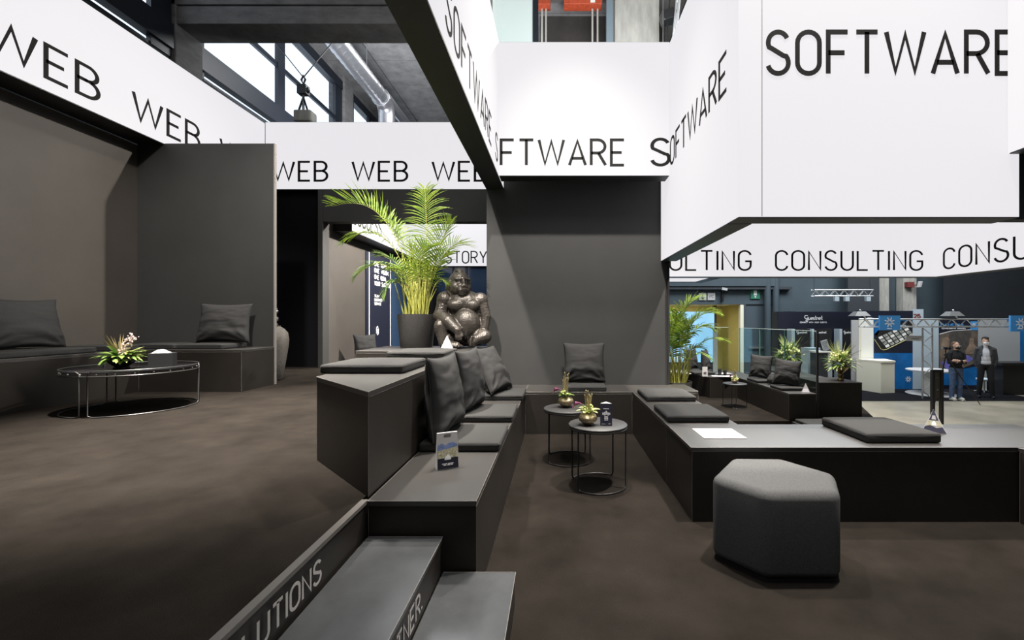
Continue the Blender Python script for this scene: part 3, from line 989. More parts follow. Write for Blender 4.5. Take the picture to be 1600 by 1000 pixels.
def rim(r, z, n=48, a0=0, a1=360):
    m = n if a1 - a0 < 360 else n
    return [(r * math.cos(R(a0 + (a1 - a0) * i / m)), r * math.sin(R(a0 + (a1 - a0) * i / m)), z) for i in range(m + (1 if a1 - a0 < 360 else 0))]


def side_table(label, loc, rz=0):
    t = thing('side_table', label, 'side table', loc, R(rz), 'round wire side tables')
    r, h = .232, .48
    MB().lathe([(r - .004, h - .014), (r, h - .010), (r, h - .004), (r - .004, h)], 56).build('table_top', mat('black_table_top', (.028, .028, .029), .5, noise_amt=.15, noise_scale=14), t, smooth=True)
    MB().tube(rim(r - .006, h - .026, 56), .0055, 8, closed=True).build('top_ring', BLACKM, t, smooth=True)
    for (a, b) in ((51, 152), (224, 336)):
        rr = r - .006
        pts = [(rr * math.cos(R(a)), rr * math.sin(R(a)), h - .026), (rr * math.cos(R(a)), rr * math.sin(R(a)), .03)]
        pts += [(rr * math.cos(R(a + 3)), rr * math.sin(R(a + 3)), .010)]
        pts += rim(rr, .0062, 18, a + 6, b - 6)
        pts += [(rr * math.cos(R(b - 3)), rr * math.sin(R(b - 3)), .010)]
        pts += [(rr * math.cos(R(b)), rr * math.sin(R(b)), .03), (rr * math.cos(R(b)), rr * math.sin(R(b)), h - .026)]
        MB().tube(pts, .006, 8).build('leg', BLACKM, t, smooth=True)
    return t


side_table('round black wire side table in front, with gold bowl and dark card', (.325, 3.45, 0))
side_table('round black wire side table behind, partly hidden by the front one', (.11, 4.07, 0), -8)
side_table('small black wire side table alone on the lounge carpet', (3.66, 8.95, LZ), 10)

TUBE = mat('dark_chrome_tube', (.10, .10, .10), .35, metal=.8)
ct = thing('coffee_table', 'low round smoked glass coffee table on bent wire legs', 'coffee table', (-3.965, 4.08, PZ), R(0))
r, h = .47, .39
MB().lathe([(r - .012, h - .018), (r - .008, h - .016), (r - .008, h - .012), (r - .012, h - .010)], 64).build('glass_top', GLASSD, ct, smooth=True)
MB().tube(rim(r, h - .045, 64), .0055, 8, closed=True).build('lower_ring', TUBE, ct, smooth=True)
for a in (38, 158, 278):
    b = a + 112
    pts = [(q[0], q[1], h) for q in rim(r, h, 26, a + 4, b - 4)]
    lp = [(r * math.cos(R(a)), r * math.sin(R(a)), h - .02), (r * math.cos(R(a)), r * math.sin(R(a)), .02)]
    rp = [(r * math.cos(R(b)), r * math.sin(R(b)), .02), (r * math.cos(R(b)), r * math.sin(R(b)), h - .02)]
    low = [(q[0], q[1], .006) for q in rim(r, .006, 26, a + 4, b - 4)]
    MB().tube(pts + rp[::-1] + low[::-1] + lp[::-1], .0055, 8, closed=True).build('leg_loop', TUBE, ct, smooth=True)
cl = MB()
for a in range(0, 360, 15):
    cl.ell((r * .985 * math.cos(R(a)), r * .985 * math.sin(R(a)), h - .028), .007, 8, 6)
cl.build('glass_stud', STEEL, ct, smooth=True)

# ------------------------------------------------------------------ plants


def blade(mb, base, d, up, L, W, droop=.3, n=5, fold=.0):
    """a strap leaf: two-sided strip with a slight fold, tapering to the tip"""
    d = Vector(d).normalized()
    up = Vector(up)
    s = d.cross(up)
    if s.length < 1e-4:
        s = d.orthogonal()
    s.normalize()
    up = s.cross(d).normalized()
    p = Vector(base)
    cur = d.copy()
    vs = []
    for i in range(n + 1):
        t = i / n
        ww = W * .5 * (math.sin(math.pi * min(1, .12 + t * .88)) ** .7 if t < 1 else 0.02)
        vs += [p - s * ww + up * fold * ww, p, p + s * ww + up * fold * ww]
        cur = (cur + Vector((0, 0, -1)) * droop / n).normalized()
        p = p + cur * (L / n)
    fs = []
    for i in range(n):
        a = i * 3
        fs += [(a, a + 1, a + 4, a + 3), (a + 1, a + 2, a + 5, a + 4)]
    mb.add(vs, fs)


def bez(P, t):
    a, b, c, d = [Vector(p) for p in P]
    s = 1 - t
    return a * s ** 3 + b * 3 * s * s * t + c * 3 * s * t * t + d * t ** 3


def frond(parent, P, leaf_len=.34, n=24, seed=0, start=.38, width=.020, droop=.5, m=None, vee=.35):
    rnd = random.Random(seed)
    st = MB()
    pts = [bez(P, i / 18) for i in range(19)]
    st.tube(pts, .007, 6, r1=.002)
    lf = MB()
    for k in range(n):
        t = start + (1 - start) * k / (n - 1)
        p = bez(P, min(t, .999))
        tg = (bez(P, min(1, t + .01)) - bez(P, max(0, t - .01))).normalized()
        side = tg.cross(Vector((0, 0, 1)))
        if side.length < .05:
            side = Vector((1, 0, 0))
        side.normalize()
        nrm = side.cross(tg).normalized()
        q = (k + .5) / n
        L = leaf_len * (math.sin(math.pi * (.18 + .74 * q)) ** .8) * rnd.uniform(.88, 1.08)
        ang = 62 - 38 * q
        for sg in (-1, 1):
            dd = tg * math.cos(R(ang)) + side * sg * math.sin(R(ang)) + nrm * vee * rnd.uniform(.6, 1.2)
            blade(lf, p, dd, nrm, L, width * rnd.uniform(.8, 1.15), droop * rnd.uniform(.7, 1.3), 5, .25)
    f = lf.build('frond', m or LEAF, parent, world=True, smooth=True)
    s = st.build('rachis', CANE, f, world=False, smooth=True)
    # rachis vertices are world too: shift into the palm's frame
    l = parent.location
    for v in s.data.vertices:
        v.co -= Vector(l)
    return f


def palm(label, c, pot_r, pot_h, fr, canes, seed, group=None, name='potted_palm', cane_h=(.5, .95), spread=.16):
    rnd = random.Random(seed)
    t = thing(name, label, 'potted plant', c)
    MB().lathe([(pot_r * .80, 0), (pot_r * .84, .012), (pot_r, pot_h - .012), (pot_r, pot_h), (pot_r - .022, pot_h), (pot_r - .03, pot_h - .05), (.01, pot_h - .05)], 48).build('pot', POT, t, smooth=True)
    s = MB()
    for k in range(260):
        a, q = rnd.uniform(0, 6.283), (pot_r - .045) * math.sqrt(rnd.random())
        s.ell((q * math.cos(a), q * math.sin(a), pot_h - .045 + rnd.uniform(0, .015)), (rnd.uniform(.008, .018), rnd.uniform(.008, .016), .01), 7, 5)
    s.lathe([(pot_r - .035, pot_h - .049), (pot_r - .035, pot_h - .035), (.01, pot_h - .030)], 24)
    g = s.build('gravel', SOIL, t)
    g['kind'] = 'stuff'
    for k in range(canes):
        a, q = rnd.uniform(0, 6.283), (pot_r * .62) * math.sqrt(rnd.random())
        b = Vector((q * math.cos(a), q * math.sin(a), pot_h - .04))
        hgt = rnd.uniform(*cane_h)
        top = b + Vector((math.cos(a) * spread * rnd.uniform(.1, 1.0) + rnd.uniform(-.05, .05), math.sin(a) * spread * rnd.uniform(.1, 1), hgt))
        mid = b.lerp(top, .5) + Vector((rnd.uniform(-.02, .02), rnd.uniform(-.02, .02), 0))
        MB().tube([b, mid, top], rnd.uniform(.006, .012), 6, r1=.004).build('cane', CANE, t, smooth=True)
    for k, P in enumerate(fr):
        frond(t, P['P'], P.get('L', .34), P.get('n', 24), seed * 100 + k, P.get('s', .38), P.get('w', .020), P.get('d', .5), P.get('m'), P.get('v', .35))
    return t


D1 = 5.28
rnd = random.Random(5)
base1 = Vector((at(651, 0, D1).x, D1, .97))


def fp(pxs, ds, L=.34, **k):
    """frond through four picture points at given distances"""
    return dict(P=[at(x, y, d) for (x, y), d in zip(pxs, ds)], L=L, **k)


fr1 = [
    fp([(652, 485), (628, 360), (592, 300), (522, 322)], (5.28, 5.25, 5.2, 5.15), .36, n=30, w=0.0240, s=.36, d=.25, v=.75),
    fp([(660, 485), (668, 420), (667, 350), (664, 296)], (5.3, 5.3, 5.3, 5.25), .36, n=26, s=.55, d=1.0, w=0.0128, v=.1),
    fp([(650, 485), (632, 390), (595, 335), (536, 378)], (5.28, 5.2, 5.1, 5.05), .30, n=26, w=0.0144, d=.8),
    fp([(645, 485), (632, 420), (595, 390), (556, 432)], (5.25, 5.15, 5.0, 4.95), .30, n=24, w=0.0160, d=.9, m=LEAFD),
    fp([(664, 485), (680, 410), (700, 370), (731, 384)], (5.3, 5.25, 5.2, 5.1), .30, n=24, w=0.0128, d=.5),
    fp([(662, 485), (672, 420), (690, 370), (704, 348)], (5.3, 5.3, 5.25, 5.2), .32, n=24, w=0.0144, d=.4),
    fp([(668, 488), (676, 440), (688, 428), (697, 442)], (5.25, 5.2, 5.15, 5.1), .16, n=14, w=0.0080, d=.8),
    fp([(645, 485), (625, 430), (612, 425), (602, 462)], (5.2, 5.1, 5.05, 5.0), .22, n=18, w=0.0160, d=1.0, m=LEAFD),
    fp([(655, 485), (640, 400), (630, 350), (600, 345)], (5.3, 5.3, 5.4, 5.45), .32, n=22, w=0.0144, d=.7),
    fp([(655, 485), (650, 430), (655, 390), (672, 385)], (5.25, 5.1, 4.95, 4.9), .30, n=22, w=0.0160, d=.7),
    fp([(648, 485), (636, 430), (620, 395), (590, 400)], (5.3, 5.4, 5.45, 5.5), .28, n=20, w=0.0160, d=.7, m=LEAFD),
    fp([(660, 485), (672, 440), (682, 400), (700, 396)], (5.3, 5.25, 5.1, 5.05), .28, n=20, w=0.0144, d=.6),
    fp([(642, 485), (640, 440), (634, 415), (614, 420)], (5.3, 5.2, 5.05, 5.0), .24, n=18, w=0.0160, d=.7),
    fp([(660, 485), (660, 440), (648, 400), (640, 385)], (5.3, 5.2, 5.1, 5.1), .28, n=20, w=0.0160, d=.5),
]
palm('tall potted palm in a grey pot beside the gorilla statue', tuple(base1), .225, .40, fr1, 44, 3, cane_h=(.35, .85), spread=.14)

D2 = 6.2
base2 = Vector((at(1057, 0, D2).x, D2, .0))
fr2 = [
    fp([(1058, 592), (1062, 540), (1080, 480), (1117, 490)], (6.20, 6.15, 6.05, 5.95), .36, n=26, w=.028, d=.7, m=LEAF),
    fp([(1060, 592), (1066, 540), (1085, 495), (1112, 514)], (6.20, 6.25, 6.25, 6.25), .34, n=24, w=.022, d=.9),
    fp([(1056, 592), (1054, 530), (1060, 470), (1092, 468)], (6.20, 6.20, 6.25, 6.25), .34, n=24, w=.026, d=.6),
    fp([(1054, 592), (1046, 540), (1040, 490), (1020, 480)], (6.20, 6.15, 6.15, 6.15), .34, n=22, w=.024, d=.7),
    fp([(1062, 592), (1075, 550), (1100, 515), (1138, 534)], (6.20, 6.15, 6.10, 6.05), .24, n=20, w=.016, d=.9),
    fp([(1062, 592), (1072, 560), (1090, 540), (1110, 562)], (6.20, 6.10, 6.00, 5.95), .24, n=18, w=.018, d=.8, m=LEAFD),
    fp([(1058, 592), (1060, 545), (1068, 505), (1085, 500)], (6.20, 6.05, 5.95, 5.90), .32, n=22, w=.024, d=.7),
    fp([(1055, 592), (1050, 545), (1046, 510), (1060, 495)], (6.20, 6.05, 5.95, 5.90), .32, n=22, w=.024, d=.6),
    fp([(1056, 592), (1052, 560), (1046, 530), (1030, 530)], (6.20, 6.05, 6.00, 5.95), .30, n=20, w=.022, d=.8, m=LEAFD),
    fp([(1058, 592), (1066, 560), (1078, 535), (1098, 545)], (6.20, 6.25, 6.30, 6.30), .24, n=20, w=.02, d=.7, m=LEAFD),
    fp([(1058, 592), (1058, 545), (1054, 500), (1042, 485)], (6.20, 6.25, 6.35, 6.35), .32, n=22, w=.024, d=.6),
]
palm('potted palm at the right edge of the back wall', tuple(base2), .215, .43, fr2, 34, 8, cane_h=(.25, .55), spread=.12)


def calla(parent, base, top, d, L=.07):
    st = MB().tube([base, (Vector(base) + Vector(top)) / 2 + Vector((0, 0, .02)), top], .0028, 6)
    fl = MB()
    d = Vector(d).normalized()
    n = 10
    u = d.orthogonal().normalized()
    v = d.cross(u)
    vs, fs = [], []
    for j in range(6):
        t = j / 5
        rr = .004 + .018 * t ** 1.4
        c = Vector(top) + d * L * t + Vector((0, 0, -.02)) * t * t
        for k in range(n):
            a = 2 * math.pi * k / n
            ext = (1 + .9 * max(0, math.cos(a)) * t ** 3)
            vs.append(c + (u * math.cos(a) + v * math.sin(a)) * rr * ext)
    for j in range(5):
        for k in range(n):
            fs.append((j * n + k, j * n + (k + 1) % n, (j + 1) * n + (k + 1) % n, (j + 1) * n + k))
    fl.add(vs, fs)
    s = st.build('flower_stem', LEAFD, parent, smooth=True)
    fl.build('calla_flower', PURPLE, parent, smooth=True)


def bowl_flowers(label, loc, seed, leafy=True, br=.072, sc=1.0, top_px=.26):
    rnd = random.Random(seed)
    t = thing('flower_bowl', label, 'flower arrangement', loc, group='gold bowls with flowers')
    k = sc
    MB().lathe([(.030 * k, 0), (.034 * k, .004), (br * k, .040 * k), (br * 1.02 * k, .055 * k), (br * .86 * k, .080 * k), (.034 * k, .098 * k), (.036 * k, .108 * k), (.028 * k, .108 * k), (.024 * k, .095 * k)], 36).build('bowl', GOLD, t, smooth=True)
    g = MB()
    for i in range(12):
        a = rnd.uniform(0, 6.283)
        q = rnd.uniform(.003, .018) * k
        b = Vector((q * math.cos(a), q * math.sin(a), .09 * k))
        tp = Vector((q * 1.9 * math.cos(a) + rnd.uniform(-.012, .012) * k, q * 1.9 * math.sin(a), (top_px + rnd.uniform(-.05, .02)) * k))
        g.tube([b, b.lerp(tp, .5), tp], .0034 * k, 5, r1=.002 * k)
        if i % 2:
            g.ell(tp, (.005 * k, .005 * k, .010 * k), 6, 5)
    g.build('dried_stems', DRY, t, smooth=True)
    f = MB()
    for i in range(11 if leafy else 5):
        a = i * 2.4 + rnd.uniform(-.3, .3)
        blade(f, (0, 0, .10 * k), (math.cos(a), math.sin(a), rnd.uniform(.3, 1.0)), (0, 0, 1), rnd.uniform(.07, .11) * k, .055 * k, .9, 5, .2)
    f.build('leaves', LEAFP if leafy else LEAFD, t, smooth=True)
    bl = MB()
    for i in range(9):
        a = rnd.uniform(0, 6.283)
        q = rnd.uniform(.01, .05) * k
        bl.ell((q * math.cos(a) - (.02 if not leafy else 0), q * math.sin(a), (.12 + rnd.uniform(0, .05)) * k), rnd.uniform(.009, .014) * k, 8, 6)
    bl.build('buds', LEAFP, t, smooth=True)
    calla(t, (-.005, 0, .10 * k), (-.045 * k, -.02, .165 * k), (-1, -.1, .35), .07 * k)
    return t


bowl_flowers('hammered gold bowl with green leaves and dried stems on the front side table', (.243, 3.40, .4815), 1)
bowl_flowers('hammered gold bowl with purple calla and buds on the rear side table', (.085, 4.10, .4815), 2, False, .075, 1.0, .30)
bowl_flowers('small bowl of flowers on the far lounge side table', (3.66, 8.95, LZ + .4815), 3, True, .075, .95, .28)


def big_bouquet(parent, z, seed, rad=.28, hh=.45, twig=.5, brown=False):
    rnd = random.Random(seed)
    f, bl, g, tw = MB(), MB(), MB(), MB()
    for i in range(90):
        a = rnd.uniform(0, 6.283)
        e = rnd.uniform(-.25, 1.3)
        d = Vector((math.cos(a) * math.cos(e), math.sin(a) * math.cos(e), math.sin(e)))
        s = Vector((0, 0, z + .05)) + d * rnd.uniform(.02, rad * .5)
        blade(f, s, d, (0, 0, 1), rnd.uniform(.5, 1.0) * rad, .035 * rad / .28, .5, 4, .2)
    for i in range(44):
        a = rnd.uniform(0, 6.283)
        e = rnd.uniform(-.1, 1.2)
        d = Vector((math.cos(a) * math.cos(e), math.sin(a) * math.cos(e), math.sin(e)))
        c = Vector((0, 0, z + .08)) + d * rad * rnd.uniform(.6, .92)
        r0 = rnd.uniform(.010, .028) * rad / .28
        for q in range(6):
            bl.ell(c + Vector((rnd.uniform(-1, 1), rnd.uniform(-1, 1), rnd.uniform(-1, 1))) * r0 * .6, r0 * rnd.uniform(.5, .8), 7, 5)
    for i in range(26):
        a = rnd.uniform(2.2, 4.2) if i < 16 else rnd.uniform(0, 6.283)
        d = Vector((math.cos(a) * rnd.uniform(.2, .75), math.sin(a) * .5, 1)).normalized()
        blade(g, (0, 0, z + .1), d, (0, 1, 0), rnd.uniform(.7, 1.1) * hh, .010 * rad / .28, .12, 5, .2)
    for i in range(16):
        a = rnd.uniform(-.9, .9)
        p = Vector((0, 0, z + .1))
        pts = [p]
        d = Vector((math.cos(a) * rnd.uniform(.5, 1), math.sin(a), rnd.uniform(-.1, 1.0))).normalized()
        for q in range(5):
            d = (d + Vector((rnd.uniform(-.3, .3), rnd.uniform(-.3, .3), rnd.uniform(-.3, .25)))).normalized()
            p = p + d * twig * .2
            pts.append(p)
        tw.tube(pts, .0035, 5, r1=.0015)
    f.build('leaves', LEAFD, parent, smooth=True)
    pl = MB()
    for i in range(90):
        a = rnd.uniform(0, 6.283)
        e = rnd.uniform(-.35, 1.4)
        d = Vector((math.cos(a) * math.cos(e), math.sin(a) * math.cos(e), math.sin(e)))
        blade(pl, Vector((0, 0, z + .05)) + d * rad * .3, d, (0, 0, 1), rnd.uniform(.5, .95) * rad, .022 * rad / .28, .5, 4, .2)
    pl.build('pale_leaves', LEAFP, parent, smooth=True)
    bl.build('blossoms', CREAM, parent, smooth=True)
    g.build('grass_blades', DRY if brown else LEAFP, parent, smooth=True)
    tw.build('twigs', mat('dark_twig', (.06, .04, .03), .8), parent, smooth=True)


URN = mat('antique_gold_urn', (.26, .19, .09), .35, metal=.85, noise_amt=.4, noise_scale=20)
u1 = thing('flower_urn', 'footed antique gold urn with a wild bouquet on the black plinth', 'flower arrangement', (5.33, 8.18, .166), group='footed urns with bouquets')
prof = [(.055, 0), (.058, .02), (.035, .05), (.045, .075), (.050, .10), (.035, .13), (.055, .155), (.12, .22), (.135, .26), (.125, .265), (.11, .22), (.02, .17)]
MB().lathe(prof, 30).build('urn', URN, u1, smooth=True)
big_bouquet(u1, .25, 21, .27, .46, .42)
u2 = thing('flower_urn', 'cream bouquet in an urn seen through the glass above the pillows', 'flower arrangement', (5.85, 10.95, .001), group='footed urns with bouquets')
MB().lathe([(r_ * 1.1, z_ * 1.2) for r_, z_ in prof], 30).build('urn', URN, u2, smooth=True)
big_bouquet(u2, .32, 33, .36, .58, .75)

fb = thing('flower_bowl', 'black bowl of pale flowers and leaves on the coffee table', 'flower arrangement', (-3.93, 3.93, PZ + .382))
MB().lathe([(.055, 0), (.058, .012), (.05, .022), (.085, .05), (.115, .085), (.118, .10), (.110, .10), (.08, .06), (.01, .04)], 36).build('bowl', GLASSD, fb, smooth=True)
rnd = random.Random(9)
f = MB()
for i in range(60):
    a = i * 2.4
    e = rnd.uniform(.05, 1.1)
    blade(f, (.05 * math.cos(a), .05 * math.sin(a), .09 + .02 * e), (math.cos(a) * math.cos(e), math.sin(a) * math.cos(e), math.sin(e)), (0, 0, 1), rnd.uniform(.09, .17), rnd.uniform(.035, .060), 1.0, 5, .25)
f.build('leaves', LEAFD, fb, smooth=True)
f = MB()
for i in range(40):
    a = rnd.uniform(-1.4, 1.6)
    e = rnd.uniform(.1, 1.0)
    blade(f, (.05, .0, .11), (math.cos(a) * math.cos(e), math.sin(a) * math.cos(e), math.sin(e)), (0, 0, 1), rnd.uniform(.07, .16), rnd.uniform(.015, .04), .8, 4, .2)
f.build('pale_leaves', LEAFP, fb, smooth=True)
f = MB()
for i in range(110):
    t_ = rnd.random()
    c = Vector((.0 + .11 * t_, 0, .14 + .17 * t_)) + Vector((rnd.uniform(-.026, .026), rnd.uniform(-.026, .026), rnd.uniform(-.03, .03)))
    f.ell(c, (rnd.uniform(.004, .010), rnd.uniform(.004, .009), rnd.uniform(.004, .010)), 6, 5)
f.build('blossoms', PINKISH, fb, smooth=True)
f = MB()
for i in range(30):
    a = rnd.uniform(2.0, 4.2)
    blade(f, (-.01, 0, .10), (math.cos(a) * rnd.uniform(.0, .8), math.sin(a) * .4, 1), (0, 1, 0), rnd.uniform(.12, .24), .010, .15, 4)
f.build('dried_grass', DRY, fb, smooth=True)

# ------------------------------------------------------------------ small things on benches and tables
tb = thing('tissue_box', 'black tissue box with a white tissue on the coffee table', 'tissue box', (-3.64, 4.02, PZ + .382), R(28))
MB().box(-.085, .085, -.075, .075, 0, .135).build('box', mat('matt_black_box', (.012, .012, .013), .5), tb, bevel=.003)
ts = MB()
vs = []
for j in range(7):
    for i in range(7):
        u, v = i / 3 - 1, j / 3 - 1
        vs.append((u * .062 - .01, v * .045, .136 + .032 * max(0, 1 - u * u) * max(0, 1 - v * v) ** .5 + .006 * math.sin(7 * u + 4 * v) * (1 - abs(u)) * (1 - abs(v))))
ts.add(vs, [(j * 7 + i, j * 7 + i + 1, (j + 1) * 7 + i + 1, (j + 1) * 7 + i) for j in range(6) for i in range(6)])
ts.build('tissue', PAPER, tb, smooth=True)

# brochure stand on the end of the left bench
bs = thing('table_display', 'white folded table display with a mountain photo on the left bench end', 'table display', (-.61, 2.42, SE + .001), R(26))
hw, hh_ = .060, .195
body = MB()
body.add([(-hw, -.028, 0), (hw, -.028, 0), (hw, .028, 0), (-hw, .028, 0), (-hw * .92, -.006, hh_), (hw * .92, -.006, hh_), (hw * .92, .006, hh_), (-hw * .92, .006, hh_)],
         [(0, 3, 2, 1), (4, 5, 6, 7), (0, 1, 5, 4), (2, 3, 7, 6), (0, 4, 7, 3), (1, 2, 6, 5)])
body.build('card', PAPER, bs)


def on_face(z, x):
    y = -.028 + .022 * z / hh_ - .0006
    return Vector((x * (1 - .08 * z / hh_), y, z))


def print_patch(name, m, pts, parent, off=0.0):
    MB().sheet([on_face(z, x) + Vector((0, -off, 0)) for x, z in pts], .0004, (0, -1, 0)).build(name, m, parent)


print_patch('black_band', NAVY, [(-.057, .003), (.057, .003), (.057, .058), (.018, .058), (.018, .048), (-.020, .048), (-.020, .058), (-.057, .058)], bs)
print_patch('valley_photo', VALLEY, [(-.057, .060), (.057, .060), (.057, .115), (-.057, .100)], bs)
print_patch('mountain_photo', MOUNT, [(-.057, .101), (.057, .116), (.057, .128), (.03, .142), (.005, .138), (-.012, .126), (-.035, .140), (-.057, .130)], bs)
print_patch('logo_bar', GREYM, [(-.02, .172), (.02, .172), (.02, .187), (-.02, .187)], bs)
print_patch('logo_mark', WHITEL, [(-.016, .050), (.016, .050), (.016, .064), (0, .078), (-.016, .064)], bs, .0006)
tl = MB()
for (x0, x1, z) in ((-.034, -.004, .027), (0, .030, .027), (-.026, -.010, .020), (-.004, .012, .020), (.016, .026, .020)):
    tl.sheet([on_face(z, x0) + Vector((0, -.0008, 0)), on_face(z, x1) + Vector((0, -.0008, 0)), on_face(z + .004, x1) + Vector((0, -.0008, 0)), on_face(z + .004, x0) + Vector((0, -.0008, 0))], .0003, (0, -1, 0))
tl.build('small_print', WHITEL, bs)

# triangular card on the front side table
tc_ = thing('table_card', 'dark blue three sided menu card on the front side table', 'table card', (.385, 3.395, .4815), R(-6))
tri = [(-.046, -.02), (.046, -.02), (0, .05)]
MB().prism(tri, 0, .170).build('card', NAVYP, tc_)
MB().prism([(x * .96, y * .96 + .0004) for x, y in tri], .1701, .172).build('white_top', PAPER, tc_)
tl = MB()
for (x0, x1, z0, z1) in ((-.022, .022, .128, .132), (-.030, -.018, .082, .100), (-.016, -.004, .078, .104), (-.002, .008, .084, .112), (.010, .020, .078, .102), (.022, .031, .084, .100),
                         (-.014, .014, .062, .072), (-.014, -.002, .048, .060), (.001, .014, .048, .060), (-.014, .014, .040, .045), (.018, .032, .012, .016), (-.034, -.006, .011, .013)):
    tl.box(x0, x1, -.0212, -.0203, z0, z1)
tl.tube([(-.006, -.021, .104), (0, -.021, .116), (.004, -.021, .110)], .0018, 5)
tl.build('printed_emblem', WHITEL, tc_)


def pyramid(label, loc, rz, s=.082, h=.165, light=False):
    t = thing('pyramid_card', label, 'table card', loc, R(rz), 'folded pyramid cards')
    b = [(s * math.cos(R(a)), s * math.sin(R(a)), 0) for a in (210, 330, 90)]
    mb = MB().add(b + [(0, 0, h)], [(0, 2, 1), (0, 1, 3), (1, 2, 3), (2, 0, 3)])
    mb.build('card', PAPER, t)
    A, B, T = Vector(b[0]), Vector(b[1]), Vector((0, 0, h))
    n = (B - A).cross(T - A).normalized()
    P = lambda u, v: A.lerp(B, u).lerp(T, v) + n * .0006

    def patch(nm, m, uv, o=0):
        MB().sheet([P(u, v) + n * o for u, v in uv], .0004, n).build(nm, m, t)
    if not light:
        patch('dark_foot', NAVYP, [(.02, .01), (.98, .01), (.95, .26), (.62, .20), (.30, .30), (.03, .24)])
        patch('dark_tip', NAVYP, [(.1, .52), (.9, .52), (.9, .96), (.1, .96)])
        patch('grey_photo', VALLEY, [(.06, .28), (.94, .28), (.92, .48), (.08, .50)])
        patch('emblem', WHITEL, [(.36, .30), (.64, .30), (.64, .42), (.5, .5), (.36, .42)], .0006)
        patch('pale_face', PAPER, [(.3, .55), (.7, .55), (.7, .72), (.3, .72)], .0006)
    else:
        patch('grey_photo', SKYP, [(.10, .06), (.90, .06), (.9, .45), (.1, .45)])
        patch('soft_print', mat('soft_grey_print', (.50, .48, .50), .6, noise_amt=.3, noise_scale=60), [(.25, .5), (.75, .5), (.75, .7), (.25, .7)])
    # the left side of the card carries the same dark print
    return t


pyramid('dark printed pyramid card standing on the long bench at right', (2.77, 3.20, SE + .001), -36)
pyramid('white pyramid card at the feet of the gorilla statue', (-1.19, 4.72, .971), 12, .088, .165, True)
pyramid('white pyramid card on the front end of the glass side lounge bench', (4.46, 7.80, .001), -28, .085, .17, True)
pyramid('small white pyramid card beside the niche pillow, mostly hidden', (-3.50, 8.02, .481), 10, .075, .15, True)

mg = thing('magazine', 'open white magazine lying on the corner of the right bench', 'magazine', (1.165, 3.135, SE + .001), R(0))
for sx in (-1, 1):
    pg = MB().box(min(.001 * sx, .147 * sx), max(.001 * sx, .147 * sx), -.135, .135, 0, .004).build('page', PAPER, mg, bevel=.001, seg=1)
    tl = MB()
    for (x0, x1, y0, y1) in ((.02, .13, .06, .11), (.02, .07, -.04, .04), (.08, .13, -.04, .04), (.02, .13, -.11, -.06)):
        if sx > 0:
            y0, y1 = -y1, -y0
        tl.box(min(x0 * sx, x1 * sx), max(x0 * sx, x1 * sx), y0, y1, .0042, .0045)
    tl.build('printed_columns', mat('pale_grey_print', (.58, .58, .59), .7, noise_amt=.4, noise_scale=130), pg)

# ------------------------------------------------------------------ the gorilla statue
gx, gy = at(723, 0, 5.22).x, 5.22
go = thing('gorilla_statue', 'seated dark bronze gorilla statue next to the tall palm', 'statue', (gx, gy, .981))
g = MB()
E, K = g.ell, g.cap
E((.02, .05, .36), (.23, .17, .30), 20, 14)
E((.02, .02, .52), (.21, .16, .16), 18, 12)
E((-.05, .03, .63), (.13, .12, .12))
# head, turned to the right
HM = Matrix.Rotation(R(30), 3, 'Z')
HO = Vector((-.035, .0, .770))


def HE(c, r, nu=14, nv=10):
    g.ell(HO + HM @ Vector(c) * 1.1, [q * 1.1 for q in r], nu, nv, HM)


def HK(a, b, ra, rb, n=7):
    K(HO + HM @ Vector(a) * 1.1, HO + HM @ Vector(b) * 1.1, ra * 1.1, rb * 1.1, n)


HE((0, .02, .02), (.108, .13, .105), 18, 14)
HE((0, .035, .085), (.062, .10, .070))
HE((0, .09, -.06), (.125, .10, .17), 16, 12)
for q in (-1, 1):
    HE((.058 * q, -.035, -.06), (.058, .075, .075))
    HE((.112 * q, .0, -.005), (.014, .026, .034), 8, 6)
    HK((.075 * q, -.098, .026), (.0, -.122, .034), .017, .020)
    HE((.023 * q, -.160, -.052), (.015, .016, .014), 8, 6)
HE((0, -.062, -.03), (.082, .068, .085))
HE((0, -.118, -.082), (.068, .052, .050))
HE((0, -.158, -.046), (.030, .018, .018), 8, 6)
HE((0, -.135, -.015), (.020, .022, .04), 8, 6)
HK((-.046, -.152, -.094), (.046, -.152, -.094), .011, .011, 9)
HK((-.040, -.143, -.117), (.040, -.143, -.117), .011, .011, 9)
HE((0, -.108, -.128), (.052, .045, .034))
# chest and belly
E((-.055, -.095, .49), (.105, .070, .075), 16, 12)
E((.125, -.085, .49), (.090, .070, .075), 16, 12)
E((.060, -.085, .27), (.165, .155, .19), 20, 14)
# shoulders and arms
E((-.205, .0, .560), (.108, .11, .105), 14, 10)
E((.205, .02, .55), (.098, .10, .10), 14, 10)
K((-.215, -.01, .54), (-.255, -.06, .37), .088, .080)
K((-.255, -.06, .365), (-.12, -.20, .30), .088, .078)
K((-.12, -.20, .30), (-.005, -.255, .200), .076, .054)
K((.225, .01, .53), (.275, .0, .36), .078, .068)
K((.275, .0, .36), (.262, -.03, .20), .066, .055)
# left hand hanging from the wrist: palm, four fingers, thumb
E((.012, -.268, .170), (.040, .030, .042), 10, 8)
for k, (dx, L) in enumerate(((-.026, .055), (-.008, .064), (.011, .060), (.029, .050))):
    K((.008 + dx, -.282, .150), (.012 + dx * 1.1, -.286, .150 - L * .55), .0125, .0115, 5)
    K((.012 + dx * 1.1, -.286, .150 - L * .55), (.014 + dx * 1.1, -.272, .150 - L), .0115, .0095, 5)
K((.045, -.265, .175), (.062, -.280, .140), .014, .011, 5)
